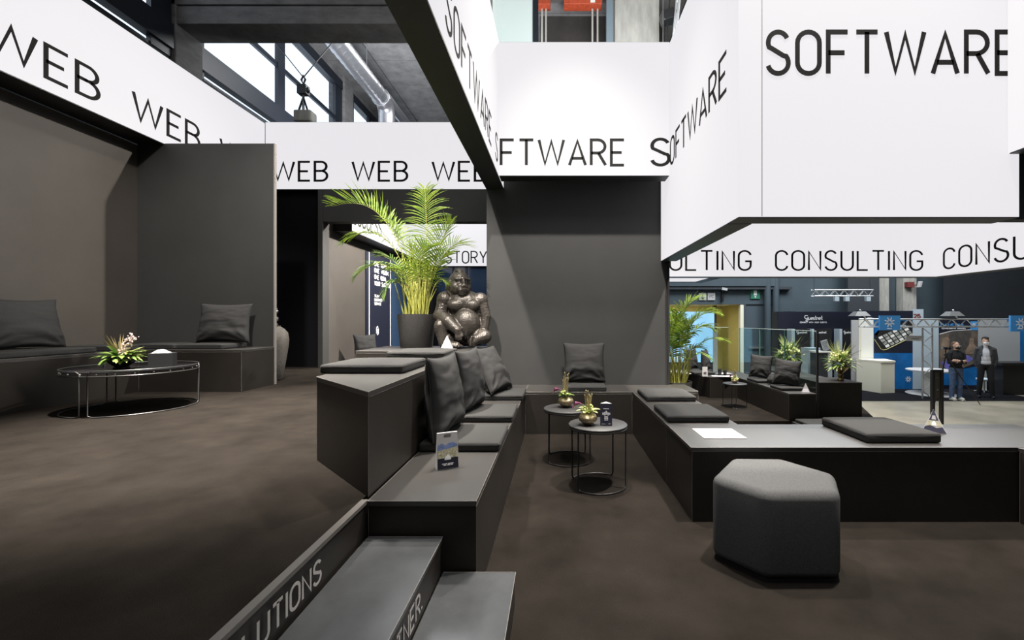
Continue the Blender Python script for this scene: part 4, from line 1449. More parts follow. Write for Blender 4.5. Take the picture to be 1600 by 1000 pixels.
# legs
E((-.205, -.125, .20), (.095, .125, .115), 16, 12)
K((-.215, -.165, .245), (-.175, -.18, .06), .088, .070)
K((-.18, -.05, .10), (-.21, -.15, .20), .11, .09)
E((-.14, -.10, .10), (.12, .13, .10), 14, 10)
K((.12, -.05, .11), (.285, -.13, .125), .115, .085)
K((.285, -.135, .12), (.18, -.24, .085), .080, .052)
E((.02, .05, .08), (.22, .17, .08), 16, 10)
# feet: left flat, right turned up with the toes towards the viewer
E((-.06, -.245, .038), (.085, .085, .038), 14, 10)
K((-.10, -.22, .04), (.0, -.29, .034), .042, .036)
for k in range(5):
    a = R(-78 + 24 * k)
    L = (.058, .062, .060, .054, .046)[k]
    b0 = Vector((-.02 + .020 * (k - 1), -.300 + .007 * k, .030))
    K(b0, b0 + Vector((math.cos(a) * .5 * L, math.sin(a) * L, -.010)), .0165 - .0012 * k, .0125 - .001 * k, 5)
E((.175, -.255, .070), (.050, .062, .065), 14, 10)
for k in range(5):
    b0 = Vector((.165 + .004 * k, -.300, .030 + .0235 * k))
    K(b0, b0 + Vector((-.010, -.034 + .002 * k, .004)), .0135, .011, 5)
remeshed(g, 'body', BRONZE, .0075, 3, go)
ey = MB()
for q in (-1, 1):
    ey.ell(HO + HM @ Vector((.036 * q, -.124, .002)) * 1.1, (.011, .009, .008), 8, 6)
ey.build('eyes', BLACKM, go, smooth=True)

# tall clay jar with a silver figure, half hidden behind the alcove wall
jx = at(429, 0, 5.95).x
jr = thing('floor_jar', 'tall grey clay jar peeking out behind the alcove wall', 'jar', (jx - .03, 5.95, PZ + .001))
MB().lathe([(.105, 0), (.12, .01), (.16, .25), (.19, .45), (.198, .55), (.185, .64), (.14, .70), (.10, .725), (.10, .74), (.07, .74), (.02, .70)], 40).build('jar', JAR, jr, smooth=True)
fg = MB()
fg.ell((.0, 0, .84), (.06, .06, .09)).ell((.02, -.01, .95), (.055, .055, .06)).ell((.062, -.02, .935), (.03, .035, .028)).ell((.01, 0, .985), (.03, .03, .02))
fg.cap((.0, -.05, .86), (.06, -.07, .83), .028, .024).ell((.085, -.065, .835), (.03, .028, .03))
for k in range(4):
    fg.cap((.095, -.085, .855 - .013 * k), (.120, -.060, .852 - .013 * k), .0065, .006, 4)
fg.ell((0, 0, .76), (.07, .07, .03))
st_ = remeshed(fg, 'silver_figure', CHROME, .006, 2)
st_.location = (jx - .03, 5.95, PZ + .001)
tag(st_, 'shiny silver figurine on top of the tall clay jar', 'figurine')

# ------------------------------------------------------------------ niche wall: poster panels
ps = thing('poster_panel', 'black poster with white words ONE VISION on the niche wall behind the palm', 'poster', (-4.025, 10.3, .62))
MB().box(-4.028, -4.010, 9.15, 10.55, .62, 2.75).build('panel', NAVY, ps, world=True)
MB().box(-4.009, -4.004, 9.28, 9.31, .64, 2.75).box(-4.009, -4.004, 10.47, 10.50, .64, 2.75).build('edge_line', WHITEL, ps, world=True)
for s_, z, cap, wd in (('ONE TEAM.', 2.49, .105, .70), ('ONE VISION.', 2.345, .105, .80), ('ONE GOAL.', 2.20, .105, .70), ('YOUR SUCCESS.', 2.06, .105, .95),
                       ('TEAM', 1.80, .065, .24), ('CUSTOMER', 1.715, .065, .42), ('SERVICE', 1.63, .065, .36)):
    lettering(s_, (-4.0095, 9.57, z), (0, 1, 0), cap, wd, (1, 0, 0), WHITEL, ps, sw=.16)
lg = MB()
hx = [(.06 * math.cos(R(a)), .10 * math.sin(R(a))) for a in range(30, 390, 60)]
lg.tube([(-4.006, 9.72 + y, 1.06 + z) for y, z in hx], .010, 6, closed=True)
lg.tube([(-4.006, 9.72, 1.00), (-4.006, 9.72, 1.10)], .010, 6)
lg.build('emblem', WHITEL, ps, world=True)
p2_ = thing('glass_partition', 'dark blue glossy glass panel beside the black poster in the niche', 'glass panel', (-4.02, 11.4, .62))
MB().box(-4.028, -4.012, 10.57, 12.7, .62, 2.75).build('sheet', BLUEGL, p2_, world=True)
p3_ = thing('glass_partition', 'dark blue reflecting glass panel behind the gorilla', 'glass panel', (-2.0, 13.1, 0))
MB().box(at(684, 0, 13.1).x, -.5, 13.09, 13.12, .1, 2.89).build('sheet', BLUEGL, p3_, world=True)
fr_ = MB()
for px in (681, 708, 729):
    x = at(px, 0, 13.08).x
    fr_.box(x - .03, x + .03, 13.06, 13.088, .1, 2.89)
fr_.box(at(684, 0, 13.08).x, at(708, 0, 13.08).x, 13.06, 13.088, 1.95, 2.15)
fr_.build('frame', FRAME, p3_, world=True)

# ------------------------------------------------------------------ lounge: balustrade and small things
gb = thing('glass_balustrade', 'clear glass balustrade around the far lounge', 'balustrade', (4.62, 9.5, LZ))
ysl = [7.74, 8.82, 9.90, 11.0]
for a, b in zip(ysl[:-1], ysl[1:]):
    MB().box(4.612, 4.626, a + .006, b - .006, LZ + .001, 1.10).build('pane', GLASS, gb, world=True)
MB().box(3.72, 4.60, 11.655, 11.669, LZ + .001, 1.10).build('pane', GLASS, gb, world=True)
ge = mat('green_glass_edge', (.10, .20, .17), .15, spec=.8)
MB().box(4.609, 4.629, 7.74, 11.0, 1.10, 1.108).box(3.72, 4.60, 11.652, 11.672, 1.10, 1.108).build('top_edge', mat('pale_glass_edge', (.45, .55, .52), .2), gb, world=True)
for y in ysl[1:]:
    MB().box(4.607, 4.631, y - .004, y + .004, LZ + .001, 1.10).build('pane_edge', ge, gb, world=True)
MB().box(4.606, 4.632, 7.70, 7.735, LZ + .001, 1.11).build('post', BLACK, gb, world=True)

t = thing('card_holder', 'white card display on the lounge bench beside the seat pad', 'table display', (3.42, 10.05, .001), R(-15))
MB().add([(-.06, -.04, 0), (.06, -.04, 0), (.06, .04, 0), (-.06, .04, 0), (-.055, 0, .22), (.055, 0, .22)], [(0, 3, 2, 1), (0, 1, 5, 4), (2, 3, 4, 5), (0, 4, 3), (1, 2, 5)]).build('card', PAPER, t)
MB().box(-.03, .03, -.0335, -.032, .05, .10).build('print', GREYM, t)
for k, (x, y, lab) in enumerate(((3.80, 10.15, 'dark drinking glass on the lounge bench, left of two'), (3.95, 10.22, 'dark drinking glass on the lounge bench, right of two'))):
    c = thing('drinking_glass', lab, 'glass', (x, y, .001), group='drinking glasses on the lounge bench')
    MB().lathe([(.035, 0), (.042, .14 - .03 * k), (.038, .14 - .03 * k), (.032, .008), (.005, .006)], 20).build('glass', BLACKM, c, smooth=True)
rnd = random.Random(12)
for k, (x, y, rz, lab) in enumerate(((2.98, 10.95, 20, 'white paper at the left end of the lounge bench behind the palm'), (3.20, 10.60, 50, 'white paper left of the card display on the lounge bench'),
                                     (3.72, 10.02, -8, 'white paper flat on the front edge of the lounge bench'), (3.95, 9.99, 12, 'white sheet next to the drinking glasses, nearest the side table'),
                                     (4.02, 10.45, 30, 'white sheet at the lounge bench corner behind the glasses'))):
    o = MB().box(-.15, .15, -.11, .11, 0, .003).build('brochure', PAPER, None, (x, y, .0015 + .0035 * k), (0, 0, R(rz)))
    tag(o, lab, 'brochure', 'white papers on the lounge bench')
bg_ = MB()
bg_.ell((0, 0, .09), (.16, .12, .10), 14, 10).ell((.08, .03, .06), (.12, .12, .07), 12, 8).ell((-.06, 0, .16), (.07, .05, .05), 10, 8)
bgo = remeshed(bg_, 'bag', PILLOW, .018, 2, None, (4.40, 8.78, .001))
tag(bgo, 'crumpled black bag between the two pillows on the glass side bench', 'bag')

# sanitiser post
sp = thing('sanitiser_stand', 'slim black frame stand rising behind the long bench near the pyramid card', 'stand', (at(1464, 0, 9.1).x, 9.1, HZ))
x0, x1 = -.118, .118
MB().box(x0, x0 + .055, -.03, .03, .02, 1.22).build('upright', BLACKM, sp)
MB().box(x1 - .055, x1, -.03, .03, .02, 1.22).build('upright', BLACKM, sp)
MB().box(x0 + .055, x1 - .055, -.03, .03, 1.17, 1.22).build('crossbar', BLACKM, sp)
MB().box(x0 + .055, x1 - .055, .0, .02, .62, 1.165).build('back_plate', mat('dark_grey_plate', (.06, .055, .05), .5), sp)
MB().box(-.20, .20, -.16, .16, 0, .019).build('foot_plate', BLACKM, sp)
MB().ell((-.02, -.004, 1.06), .008, 6, 5).ell((.02, -.004, 1.06), .008, 6, 5).ell((0, -.004, .80), .008, 6, 5).ell((.02, -.004, .80), .008, 6, 5).build('screw', STEEL, sp)

# ------------------------------------------------------------------ far hall: booths
lt = lambda px, py, d: at(px, py, d)


def fx(px, d):
    return at(px, 0, d).x


def fz(py, d):
    return at(0, py, d).z


D = 15.0
bt = thing('exhibition_booth', 'black booth wall with white script Guestnet below the hanging truss', 'exhibition booth', (fx(1275, D), D, HZ))
MB().box(fx(1216, D), fx(1338, D), D, D + .08, HZ + .001, fz(487, D)).build('rear_wall', NAVY, bt, world=True)
MB().box(fx(1208, 16.4), fx(1216, 16.4), 15.2, 16.5, HZ + .001, fz(487, 16)).build('side_wall', HWALLD, bt, world=True)
lettering('guestnet', (fx(1257, D), D - .001, fz(500, D)), (1, 0, 0), .17, .62, (0, -1, 0), WHITEL, bt, sw=.13, gap=.06)
lettering('CONNECT WITH YOUR GUESTS.', (fx(1250, D), D - .001, fz(505, D)), (1, 0, 0), .055, .93, (0, -1, 0), WHITEL, bt, sw=.2)
for k, (a, b, c) in enumerate(((1237, 1242, 1266), (1268.5, 1272, 1300), (1312, 1316, 1331))):
    dd = D - .35
    MB().box(fx(a, dd), fx(b, dd), dd, dd + .3, HZ + .001, fz(514, dd)).build('panel_edge', GREYP, bt, world=True)
    MB().box(fx(b, dd), fx(c, dd), dd + .02, dd + .06, HZ + .001, fz(514, dd)).build('demo_panel', BLACK, bt, world=True)
    lettering('guestnet', (fx(b + 3, dd), dd + .019, fz(521, dd)), (1, 0, 0), .09, .36 if k < 2 else .26, (0, -1, 0), WHITEL, bt, sw=.15, gap=.06)
t = thing('booth_counter', 'white block counter in front of the black script booth, the taller one', 'counter', (fx(1266, 13.6), 13.6, HZ))
MB().box(fx(1257, 13.6), fx(1276, 13.6), 13.4, 13.8, HZ + .001, fz(543, 13.6)).build('body', GREYP, t, world=True)
t = thing('booth_counter', 'grey and white kiosk holding the tilted tablet', 'counter', (fx(1284, 13), 13, HZ))
MB().box(fx(1272, 13), fx(1290, 13), 12.9, 13.2, HZ + .001, fz(551, 13)).build('front', HWALLD, t, world=True)
MB().box(fx(1290, 13) + .01, fx(1297, 13), 12.9, 13.25, HZ + .001, fz(549, 13)).build('body', GREYP, t, world=True)
MB().box(fx(1272, 13), fx(1297, 13), 12.88, 13.26, fz(551, 13) + .002, fz(548.5, 13)).build('top_panel', WHITE, t, world=True)
t = thing('tablet', 'white tablet tilted on the grey and white kiosk', 'tablet', (fx(1291, 13), 13.05, fz(548.5, 13) + .001), 0)
MB().obox((0, 0, .17), Vector((.94, 0, .3)).normalized(), Vector((0, 1, 0)), Vector((-.3, 0, .94)).normalized(), .10, .008, .155).build('body', PAPER, t)
MB().obox((0, -.009, .17), Vector((.94, 0, .3)).normalized(), Vector((0, 1, 0)), Vector((-.3, 0, .94)).normalized(), .082, .001, .125).build('screen', mat('tablet_screen', (.25, .27, .30), .3, noise_amt=.5, noise_scale=30), t)
MB().box(-.10, .06, -.06, .08, 0, .012).box(-.012, .012, .005, .02, 0, .10).build('stand', BLACKM, t)

# blue exhibition stand
D = 14.2
bt = thing('exhibition_booth', 'blue and white booth with a giant tablet poster and truss in front', 'exhibition booth', (fx(1470, D), D, HZ))
MB().box(fx(1340, 15.2), fx(1426, 15.2), 15.2, 15.3, HZ + .001, fz(485.5, 15.2)).build('black_back_wall', NAVY, bt, world=True)
lettering('OO+', (fx(1356, 15.19), 15.199, fz(499, 15.2)), (1, 0, 0), .07, .22, (0, -1, 0), WHITEL, bt, sw=.2)
MB().box(fx(1427, 15.2), fx(1443, 15.2), 15.2, 15.3, fz(505, 15.2), fz(483, 15.2)).build('sign_block', GREYP, bt, world=True)
lettering('25', (fx(1428, 15.2), 15.199, fz(498, 15.2)), (1, 0, 0), .17, .22, (0, -1, 0), mat('dark_red_digit', (.16, .03, .02), .6), bt, sw=.22)


def wallp(nm, a, b, m, y0=500, y1=None, off=0):
    return MB().box(fx(a, D) + .004, fx(b, D) - .004, D + off, D + off + .05, HZ + .001 if y1 is None else fz(y1, D), fz(y0, D)).build(nm, m, bt, world=True)


wallp('white_panel', 1331, 1342, PAPER)
wallp('side_strip', 1342, 1345, CREAMB)
wallp('white_panel', 1345, 1365, WHITE)
b1 = wallp('blue_poster', 1365, 1426, BLUE)
wallp('grey_panel', 1426, 1467, GREYP)
b2 = wallp('photo_poster', 1467, 1528, NAVY)
wallp('grey_panel', 1528, 1594, mat('grey_board', (.36, .37, .38), .6))
wallp('blue_panel', 1594, 1650, BLUE)


def patch(nm, m, pts, off, par=bt):
    MB().sheet([Vector((fx(a, D), D - .001 - off, fz(b, D))) for a, b in pts], .001, (0, -1, 0)).build(nm, m, par, world=True)


patch('black_picture', NAVY, [(1365.4, 501), (1425.6, 501), (1425.6, 551.5), (1365.4, 551.5)], 0)
patch('blue_glow', BLUE, [(1366, 501), (1382, 501), (1370, 525), (1366, 522)], .003)
patch('tablet_body', BLACK, [(1366, 522), (1385, 504), (1425.5, 504), (1425.5, 526), (1381, 547), (1377, 546)], .003)
MB().tube([Vector((fx(a, D), D - .006, fz(b, D))) for a, b in [(1366, 530), (1376, 545), (1380, 547), (1385, 546), (1425.5, 526)]], .010, 6).build('tablet_rim', mat('gold_line', (.45, .40, .15), .4), bt, world=True)
for i in range(6):
    for j in range(4):
        cx_ = 1372 + i * 7.4 + j * 3.4
        cy_ = 527 - i * 3.4 + j * 4.3
        patch('picture_tile', PIXEL if (i + j) % 3 else WHITE, [(cx_, cy_), (cx_ + 5.6, cy_ - 2.6), (cx_ + 8, cy_ + .8), (cx_ + 2.4, cy_ + 3.4)], .006)


def snow(par, cx, cy, d, s, m, nm='logo_star', y=None):
    """eight arrows pointing to the middle"""
    mb = MB()
    y = d if y is None else y
    c = Vector((fx(cx, d), y, fz(cy, d)))
    X, Z = Vector((1, 0, 0)), Vector((0, 0, 1))
    for k in range(8):
        a = R(22.5 + 45 * k)
        u = X * math.cos(a) + Z * math.sin(a)
        v = Vector((-u.z, 0, u.x))
        mb.sheet([c + u * s * .45 + v * s * .085, c + u * s + v * s * .085, c + u * s - v * s * .085, c + u * s * .45 - v * s * .085], .0015, (0, -1, 0))
        mb.sheet([c + u * s * .20, c + u * s * .56 + v * s * .20, c + u * s * .56 - v * s * .20], .0015, (0, -1, 0))
    return mb.build(nm, m, par, world=True)


snow(bt, 1419, 592.5, D, .10, WHITEL, y=D - .004)
# second poster: dark picture with a lit figure group, blue foot
patch('photo_area', BROWNP, [(1467.5, 521), (1487, 516), (1527.6, 516), (1527.6, 566), (1500, 577), (1467.5, 577)], 0)
patch('pillar_picture', mat('dark_stone_print', (.07, .062, .055), .6, noise_amt=.5, noise_scale=7), [(1483, 517), (1517, 516), (1517, 553), (1483, 553)], .003)
patch('violet_arrow', VIOLET, [(1469, 566), (1490, 560), (1505, 562), (1503, 552), (1523, 560), (1507, 569), (1486, 571), (1484, 580), (1476, 574)], .005)
patch('curved_line', WHITEL, [(1467.5, 521.6), (1487, 516.6), (1517, 514.6), (1517, 515.4), (1487, 517.4), (1467.5, 522.6)], .005)
patch('blue_foot', BLUE, [(1467.5, 578), (1490, 579), (1527.6, 572), (1527.6, 602), (1467.5, 602)], .002)
patch('picture_figure', mat('tan_print', (.24, .17, .12), .6, noise_amt=.4, noise_scale=6), [(1470, 538), (1474, 527), (1480, 526), (1484, 532), (1482, 545), (1480, 556), (1470, 560)], .006)
patch('picture_figure', mat('tan_print', (.24, .17, .12), .6), [(1508, 548), (1514, 538), (1515, 528), (1521, 529), (1522, 538), (1527, 544), (1527, 553), (1508, 553)], .006)
patch('blue_badge', SIGNBLUE, [(1516, 502), (1527.6, 502), (1527.6, 516), (1516, 516)], .004)
snow(bt, 1521.5, 508, D, .08, WHITEL, y=D - .008)
lettering('PAZEONI'.replace('Z', 'N'), (fx(1470, D), D - .001, fz(509.5, D)), (1, 0, 0), .085, .72, (0, -1, 0), SIGNBLUE, bt, sw=.16)
lettering('TECHNOLOGIEPAR SPEINNICH', (fx(1471, D), D - .001, fz(514.2, D)), (1, 0, 0), .040, .78, (0, -1, 0), WHITEL, bt, sw=.2)
struct(MB().box(fx(1340, 12), fx(1650, 12), 12.12, 14.9, HZ, HZ + .006).build('floor_booth', CURT, world=True))

for k, (a, b, y0, y1, lab) in enumerate(((1374, 1406, 493, 516, 'bright blue square sign with white star on the truss, left one'), (1578, 1612, 493, 518, 'blue sign with white star cut by the right frame edge'))):
    s_ = thing('hanging_sign', lab, 'sign', (fx((a + b) / 2, 12.3), 12.3, fz(y1, 12.3)), group='blue star signs on the truss')
    MB().box(fx(a, 12.3), fx(b, 12.3), 12.28, 12.33, fz(y1, 12.3), fz(y0, 12.3)).build('board', SIGNBLUE, s_, world=True)
    snow(s_, (a + b) / 2, 503.5 if k == 0 else 505, 12.28, .145, WHITEL, y=12.279)
    mk = MB()
    for q in range(4):
        mk.box(fx(a + 12 + q * 2, 12.28), fx(a + 13.3 + q * 2, 12.28), 12.272, 12.279, fz(514.3, 12.28), fz(512.6, 12.28))
    mk.build('small_mark', WHITEL, s_, world=True)


def truss(name, label, A, B, w, h, n, r=.022, vertical=False, flat=False):
    A, B = Vector(A), Vector(B)
    t = thing(name, label, 'truss', tuple(A))
    L = (B - A)
    d = L.normalized()
    if vertical:
        u, v = Vector((1, 0, 0)), Vector((0, 1, 0))
    else:
        u, v = Vector((0, 0, 1)), Vector((0, 1, 0))
    cs = [u * (h / 2) + v * (w / 2), u * (h / 2) - v * (w / 2), u * (-h / 2) - v * (w / 2), u * (-h / 2) + v * (w / 2)]
    if flat:
        cs = [u * (h / 2), u * (-h / 2)]
    for c in cs:
        MB().tube([c, L + c], r, 8).build('chord', STEEL, t, smooth=True)
    br = MB()
    for f in range(1 if flat else 4):
        c0, c1 = cs[f], cs[(f + 1) % len(cs)]
        for i in range(n):
            a = d * (L.length * i / n) + (c0 if i % 2 == 0 else c1)
            b = d * (L.length * (i + 1) / n) + (c1 if i % 2 == 0 else c0)
            br.tube([a, b], r * .55, 6)
    br.build('bracing', STEEL, t, smooth=True)
    return t


truss('truss', 'long aluminium truss across the top of the blue booth', (fx(1346, 12.5), 12.5, fz(504.5, 12.5)), (fx(1640, 12.5), 12.5, fz(504.5, 12.5)), .22, .215, 26)
truss('truss', 'upright aluminium truss leg standing left of the two people', (fx(1449, 12.5), 12.5, HZ + .001), (fx(1449, 12.5), 12.5, fz(512, 12.5)), .22, .28, 9, vertical=True, flat=True)
tr = truss('truss', 'short aluminium truss hanging in front of the grey hall wall', (fx(1270, 14.5), 14.5, fz(458, 14.5)), (fx(1361, 14.5), 14.5, fz(458, 14.5)), .2, .20, 12, .018)
for px in (1272, 1359):
    MB().tube([(fx(px, 14.5) - tr.location[0], 0, 0), (fx(px, 14.5) - tr.location[0], 0, 8.68 - tr.location[2])], .006, 5).build('suspension_wire', BLACKM, tr)
for k, (px, lab) in enumerate(((1305, 'small floodlight under the short truss, left of three'), (1321, 'small floodlight under the short truss, middle'), (1354, 'small floodlight under the short truss, right end'))):
    l = thing('floodlight', lab, 'floodlight', (fx(px, 14.5), 14.45, fz(471, 14.5)), group='floodlights under the short truss')
    MB().box(-.07, .07, -.06, .06, 0, .16).build('housing', GREYP, l, bevel=.01)
    MB().tube([(0, 0, .16), (0, 0, .25)], .012, 6).build('bracket', STEEL, l)
for k, (a, b, lab) in enumerate(((1340, 1353, 'flood lamp on a slanting arm at the left end of the long truss'), (1484, 1496, 'flood lamp on a slanting arm above the photo poster'))):
    l = thing('arm_lamp', lab, 'lamp', (fx(b, 12.4), 12.4, fz(498, 12.4)), group='arm lamps on the long truss')
    P0, P1 = Vector((0, 0, 0)), Vector((fx(a, 12.4) - fx(b, 12.4), -.1, fz(484, 12.4) - fz(498, 12.4)))
    MB().tube([P0, P1], .018, 6).build('arm', STEEL, l)
    MB().add([P1 + Vector(q) for q in ((-.24, -.16, -.18), (.20, -.16, -.18), (.20, .16, -.18), (-.24, .16, -.18), (-.13, -.08, -.05), (.10, -.08, -.05), (.10, .08, -.05), (-.13, .08, -.05))],
             [(0, 3, 2, 1), (4, 5, 6, 7), (0, 1, 5, 4), (1, 2, 6, 5), (2, 3, 7, 6), (3, 0, 4, 7)]).build('shade', GREYM, l)

t = thing('booth_counter', 'cream box counter standing before the blue poster', 'counter', (fx(1368, 13.6), 13.6, HZ))
a_, b_ = fx(1343, 13.6), fx(1394, 13.6)
MB().prism([(fx(1340, 14.1), 14.15), (fx(1374, 13.45), 13.38), (fx(1394, 13.55), 13.45), (fx(1384, 14.1), 14.15)], HZ + .007, fz(566, 13.5)).build('body', CREAMB, t, world=True)
MB().prism([(fx(1339.6, 14.1), 14.16), (fx(1374, 13.45), 13.36), (fx(1394.6, 13.55), 13.43), (fx(1384.6, 14.1), 14.16)], fz(566, 13.5) + .001, fz(563.5, 13.5)).build('top_panel', CREAMB, t, world=True)
t = thing('round_table', 'white oval standing table behind the upright truss', 'table', (fx(1455, 13.2), 13.2, HZ + .006))
zt = fz(578, 13.2) - HZ
MB().lathe([(.58, zt - .04), (.62, zt - .03), (.62, zt), (.60, zt + .005)], 40).build('table_top', PAPER, t, smooth=True)
MB().box(-.16, .20, -.14, .14, .04, zt - .04).build('column', WHITE, t)
MB().lathe([(.62, 0), (.63, .015), (.60, .04), (.3, .045)], 40).build('base', PAPER, t, smooth=True)
t = thing('bar_counter', 'black counter beside the man in the suit', 'counter', (fx(1580, 13.3), 13.3, HZ + .006))
MB().box(fx(1557, 13.3), fx(1594, 13.3), 13.1, 13.6, HZ + .008, fz(570, 13.3)).build('body', BLACK, t, world=True)
MB().box(fx(1552, 13.3), fx(1660, 13.3), 13.05, 13.65, fz(570, 13.3) + .002, fz(566, 13.3)).build('top_panel', BLACK, t, world=True)
t = thing('bar_stool', 'low stool with a grey seat between man and black counter', 'stool', (fx(1538, 13.6), 13.6, HZ + .006))
MB().lathe([(.18, .36), (.20, .38), (.20, .42), (.17, .44), (.02, .44)], 24).build('seat', GREYP, t, smooth=True)
MB().tube([(0, 0, .02), (0, 0, .37)], .02, 8).build('column', STEEL, t)
for k in range(4):
    a = R(45 + 90 * k)
    MB().tube([(0, 0, .05), (.24 * math.cos(a), .24 * math.sin(a), .015)], .013, 6).build('foot', STEEL, t)

t = tag(MB().box(fx(1438, 12.3) - .36, fx(1446, 12.3), 12.466, 12.477, fz(533, 12.3), fz(525, 12.3)).build('paper_notice', PAPER, None, world=True), 'small white notice taped on the upright truss', 'notice')
t.location.x = fx(1437.5, 12.3)
mk = MB()
for q in range(5):
    mk.box(-.11 + q * .045, -.075 + q * .045, -.0075, -.0065, .05, .075)
mk.build('small_print', GREYM, t)

# blue lit screen wall behind the palm
D = 13.5
bt = thing('lit_screen', 'bright blue lit display behind the right hand palm', 'screen', (fx(1082, D), D, HZ))
MB().box(fx(1030, D), fx(1116, D), D, D + .1, fz(566, D), fz(487, D)).build('display', SCREENB, bt, world=True)
MB().box(fx(1030, D), fx(1116, D), D + .02, D + .12, HZ + .001, fz(566, D) - .003).build('base', HWALLD, bt, world=True)
MB().box(fx(1114, D), fx(1121, D), D - .02, D + .1, HZ + .001, fz(515, D)).build('white_frame', PAPER, bt, world=True)

# signs on the far wall
D = 17.97


def wall_sign(nm, label, cat, a, b, y0, y1, m):
    t = thing(nm, label, cat, (fx((a + b) / 2, D), D, fz(y1, D)))
    MB().box(fx(a, D), fx(b, D), D - .03, D + .02, fz(y1, D), fz(y0, D)).build('board', m, t, world=True)
    return t


t = wall_sign('arrow_sign', 'white square sign with a down arrow above the corridor', 'sign', 1092, 1103.2, 457.8, 469, PAPER)
am = MB()
c = lambda px, py: Vector((fx(px, D), D - .036, fz(py, D)))
am.tube([c(1097.6, 459.5), c(1097.6, 467)], .012, 5).tube([c(1095.2, 464.6), c(1097.6, 467.2), c(1100, 464.6)], .012, 5)
am.build('arrow', LETTER, t, world=True)
t = wall_sign('toilet_sign', 'white square WC sign above the corridor', 'sign', 1105.5, 1117, 457.8, 469, PAPER)
lettering('WC', (fx(1107.2, D), D - .031, fz(465.6, D)), (1, 0, 0), .125, .20, (0, -1, 0), LETTER, t)
t = wall_sign('exit_sign', 'green emergency sign with a white arrow symbol over the door', 'sign', 1172.8, 1187, 452.8, 467, SIGNG)
MB().box(fx(1177.2, D), fx(1182, D), D - .036, D - .031, fz(461.5, D), fz(453.6, D)).sheet([Vector((fx(1178, D), D - .033, fz(463, D))), Vector((fx(1181.4, D), D - .033, fz(463, D))), Vector((fx(1179.7, D), D - .033, fz(465.6, D)))], .003, (0, -1, 0)).build('symbol', WHITEL, t, world=True)
t = thing('security_camera', 'small white security camera on a dark wall bracket', 'camera', (fx(1130, 17.8), 17.8, fz(471, 17.8)))
MB().box(-.04, .04, .05, .18, 0, .45).build('bracket', BLACKM, t)
MB().obox((.04, -.04, .50), Vector((.95, -.2, -.2)).normalized(), Vector((.2, .95, 0)).normalized(), Vector((.2, 0, .97)).normalized(), .11, .05, .05).build('body', PAPER, t, bevel=.01)
MB().tube([(0, .1, .42), (0, .02, .48)], .015, 6).build('arm', STEEL, t)
t = thing('wall_speaker', 'white cylinder speaker high on the concrete pillar', 'lamp', (fx(1437, 17.3), 17.3, fz(449, 17.3)))  # a speaker, gives no light
MB().obox((0, 0, .12), Vector((1, 0, 0)), Vector((0, 1, 0)), Vector((.25, 0, .97)).normalized(), .06, .06, .13).build('body', PAPER, t, bevel=.02)
MB().tube([(0, 0, .1), (.0, .62, .12)], .02, 6).build('bracket', BLACKM, t)
t = thing('fire_box', 'dark red box between the concrete pillars', 'alarm box', (fx(1424, 17.4), 17.4, fz(449, 17.4)))
MB().box(-.13, .13, .0, .19, 0, .22).build('body', mat('dark_red_box', (.16, .03, .03), .6), t, bevel=.01)

# ------------------------------------------------------------------ up in the hall: duct, hoist, moving light
dt = thing('air_duct', 'long silver spiral duct under the concrete ceiling', 'duct', (-4.98, 8.0, 7.6))
dp = MB()
n = 40
pts, rad = [], .228
vs, fs = [], []
L = 4.4
for i in range(n * 4 + 1):
    y = L * i / (n * 4)
    rr = rad * (1 + (.030 if i % 8 == 0 else 0))
    vs += [(rr * math.cos(2 * math.pi * k / 24), y, rr * math.sin(2 * math.pi * k / 24)) for k in range(24)]
for i in range(n * 4):
    fs += [(i * 24 + k, i * 24 + (k + 1) % 24, (i + 1) * 24 + (k + 1) % 24, (i + 1) * 24 + k) for k in range(24)]
dp.add(vs, fs)
dp.build('duct_run', DUCT, dt, smooth=True)
MB().tube([(0, L, 0), (0, L + .18, -.03), (0, L + .32, -.16), (0, L + .36, -.36), (0, L + .36, -1.6)], .232, 20).build('elbow_drop', DUCT, dt, smooth=True)
MB().tube([(.1, L, .05), (.1, L + 5.0, .05)], .15, 18).build('thin_run', DUCT, dt, smooth=True)
for y in (1.2, 3.4):
    MB().tube([(0, y, .2), (0, y, 1.08)], .008, 5).build('hanger', STEEL, dt)
MB().tube(rim(.245, 0, 28), .012, 6, closed=True).build('collar', STEEL, dt, loc=(0, L - .12, 0), rot=(R(90), 0, 0))

hk = thing('chain_hoist', 'chain hoist and counterweight hanging on two cables before the window', 'hoist', (at(474, 0, 8.3).x, 8.3, at(0, 192, 8.3).z))
q = lambda px, py, d=8.3: at(px, py, d) - Vector(hk.location)
MB().tube([q(474, 121), q(430, 66, 8.6), q(400, 40, 8.8)], .010, 6).tube([q(474, 121), q(518, 68, 8.2), q(545, 30, 8.1)], .010, 6).build('cable', BLACKM, hk)
MB().tube([q(474, 118), q(477, 124), q(474, 132), q(471, 125)], .02, 8, closed=True).tube([q(474, 132), q(474, 140)], .02, 8).build('hook', BLACKM, hk, smooth=True)
MB().obox(q(474, 141), Vector((1, 0, 0)), Vector((0, 1, 0)), Vector((0, 0, 1)), .085, .07, .085).ell(q(468.5, 138), (.045, .05, .06), 10, 8).ell(q(480, 141), (.05, .05, .06), 10, 8).build('motor', BLACKM, hk)
lk = MB()
for k in range(14):
    a, b = q(474, 146), q(474, 176)
    c0 = a.lerp(b, (k + .5) / 14)
    off = Vector((.018, 0, 0)) if k % 2 else Vector((0, .018, 0))
    lk.tube([c0 + off + Vector((0, 0, .03)), c0 - off + Vector((0, 0, .03)), c0 - off - Vector((0, 0, .03)), c0 + off - Vector((0, 0, .03))], .008, 5, closed=True)
lk.build('chain', GREYM, hk)
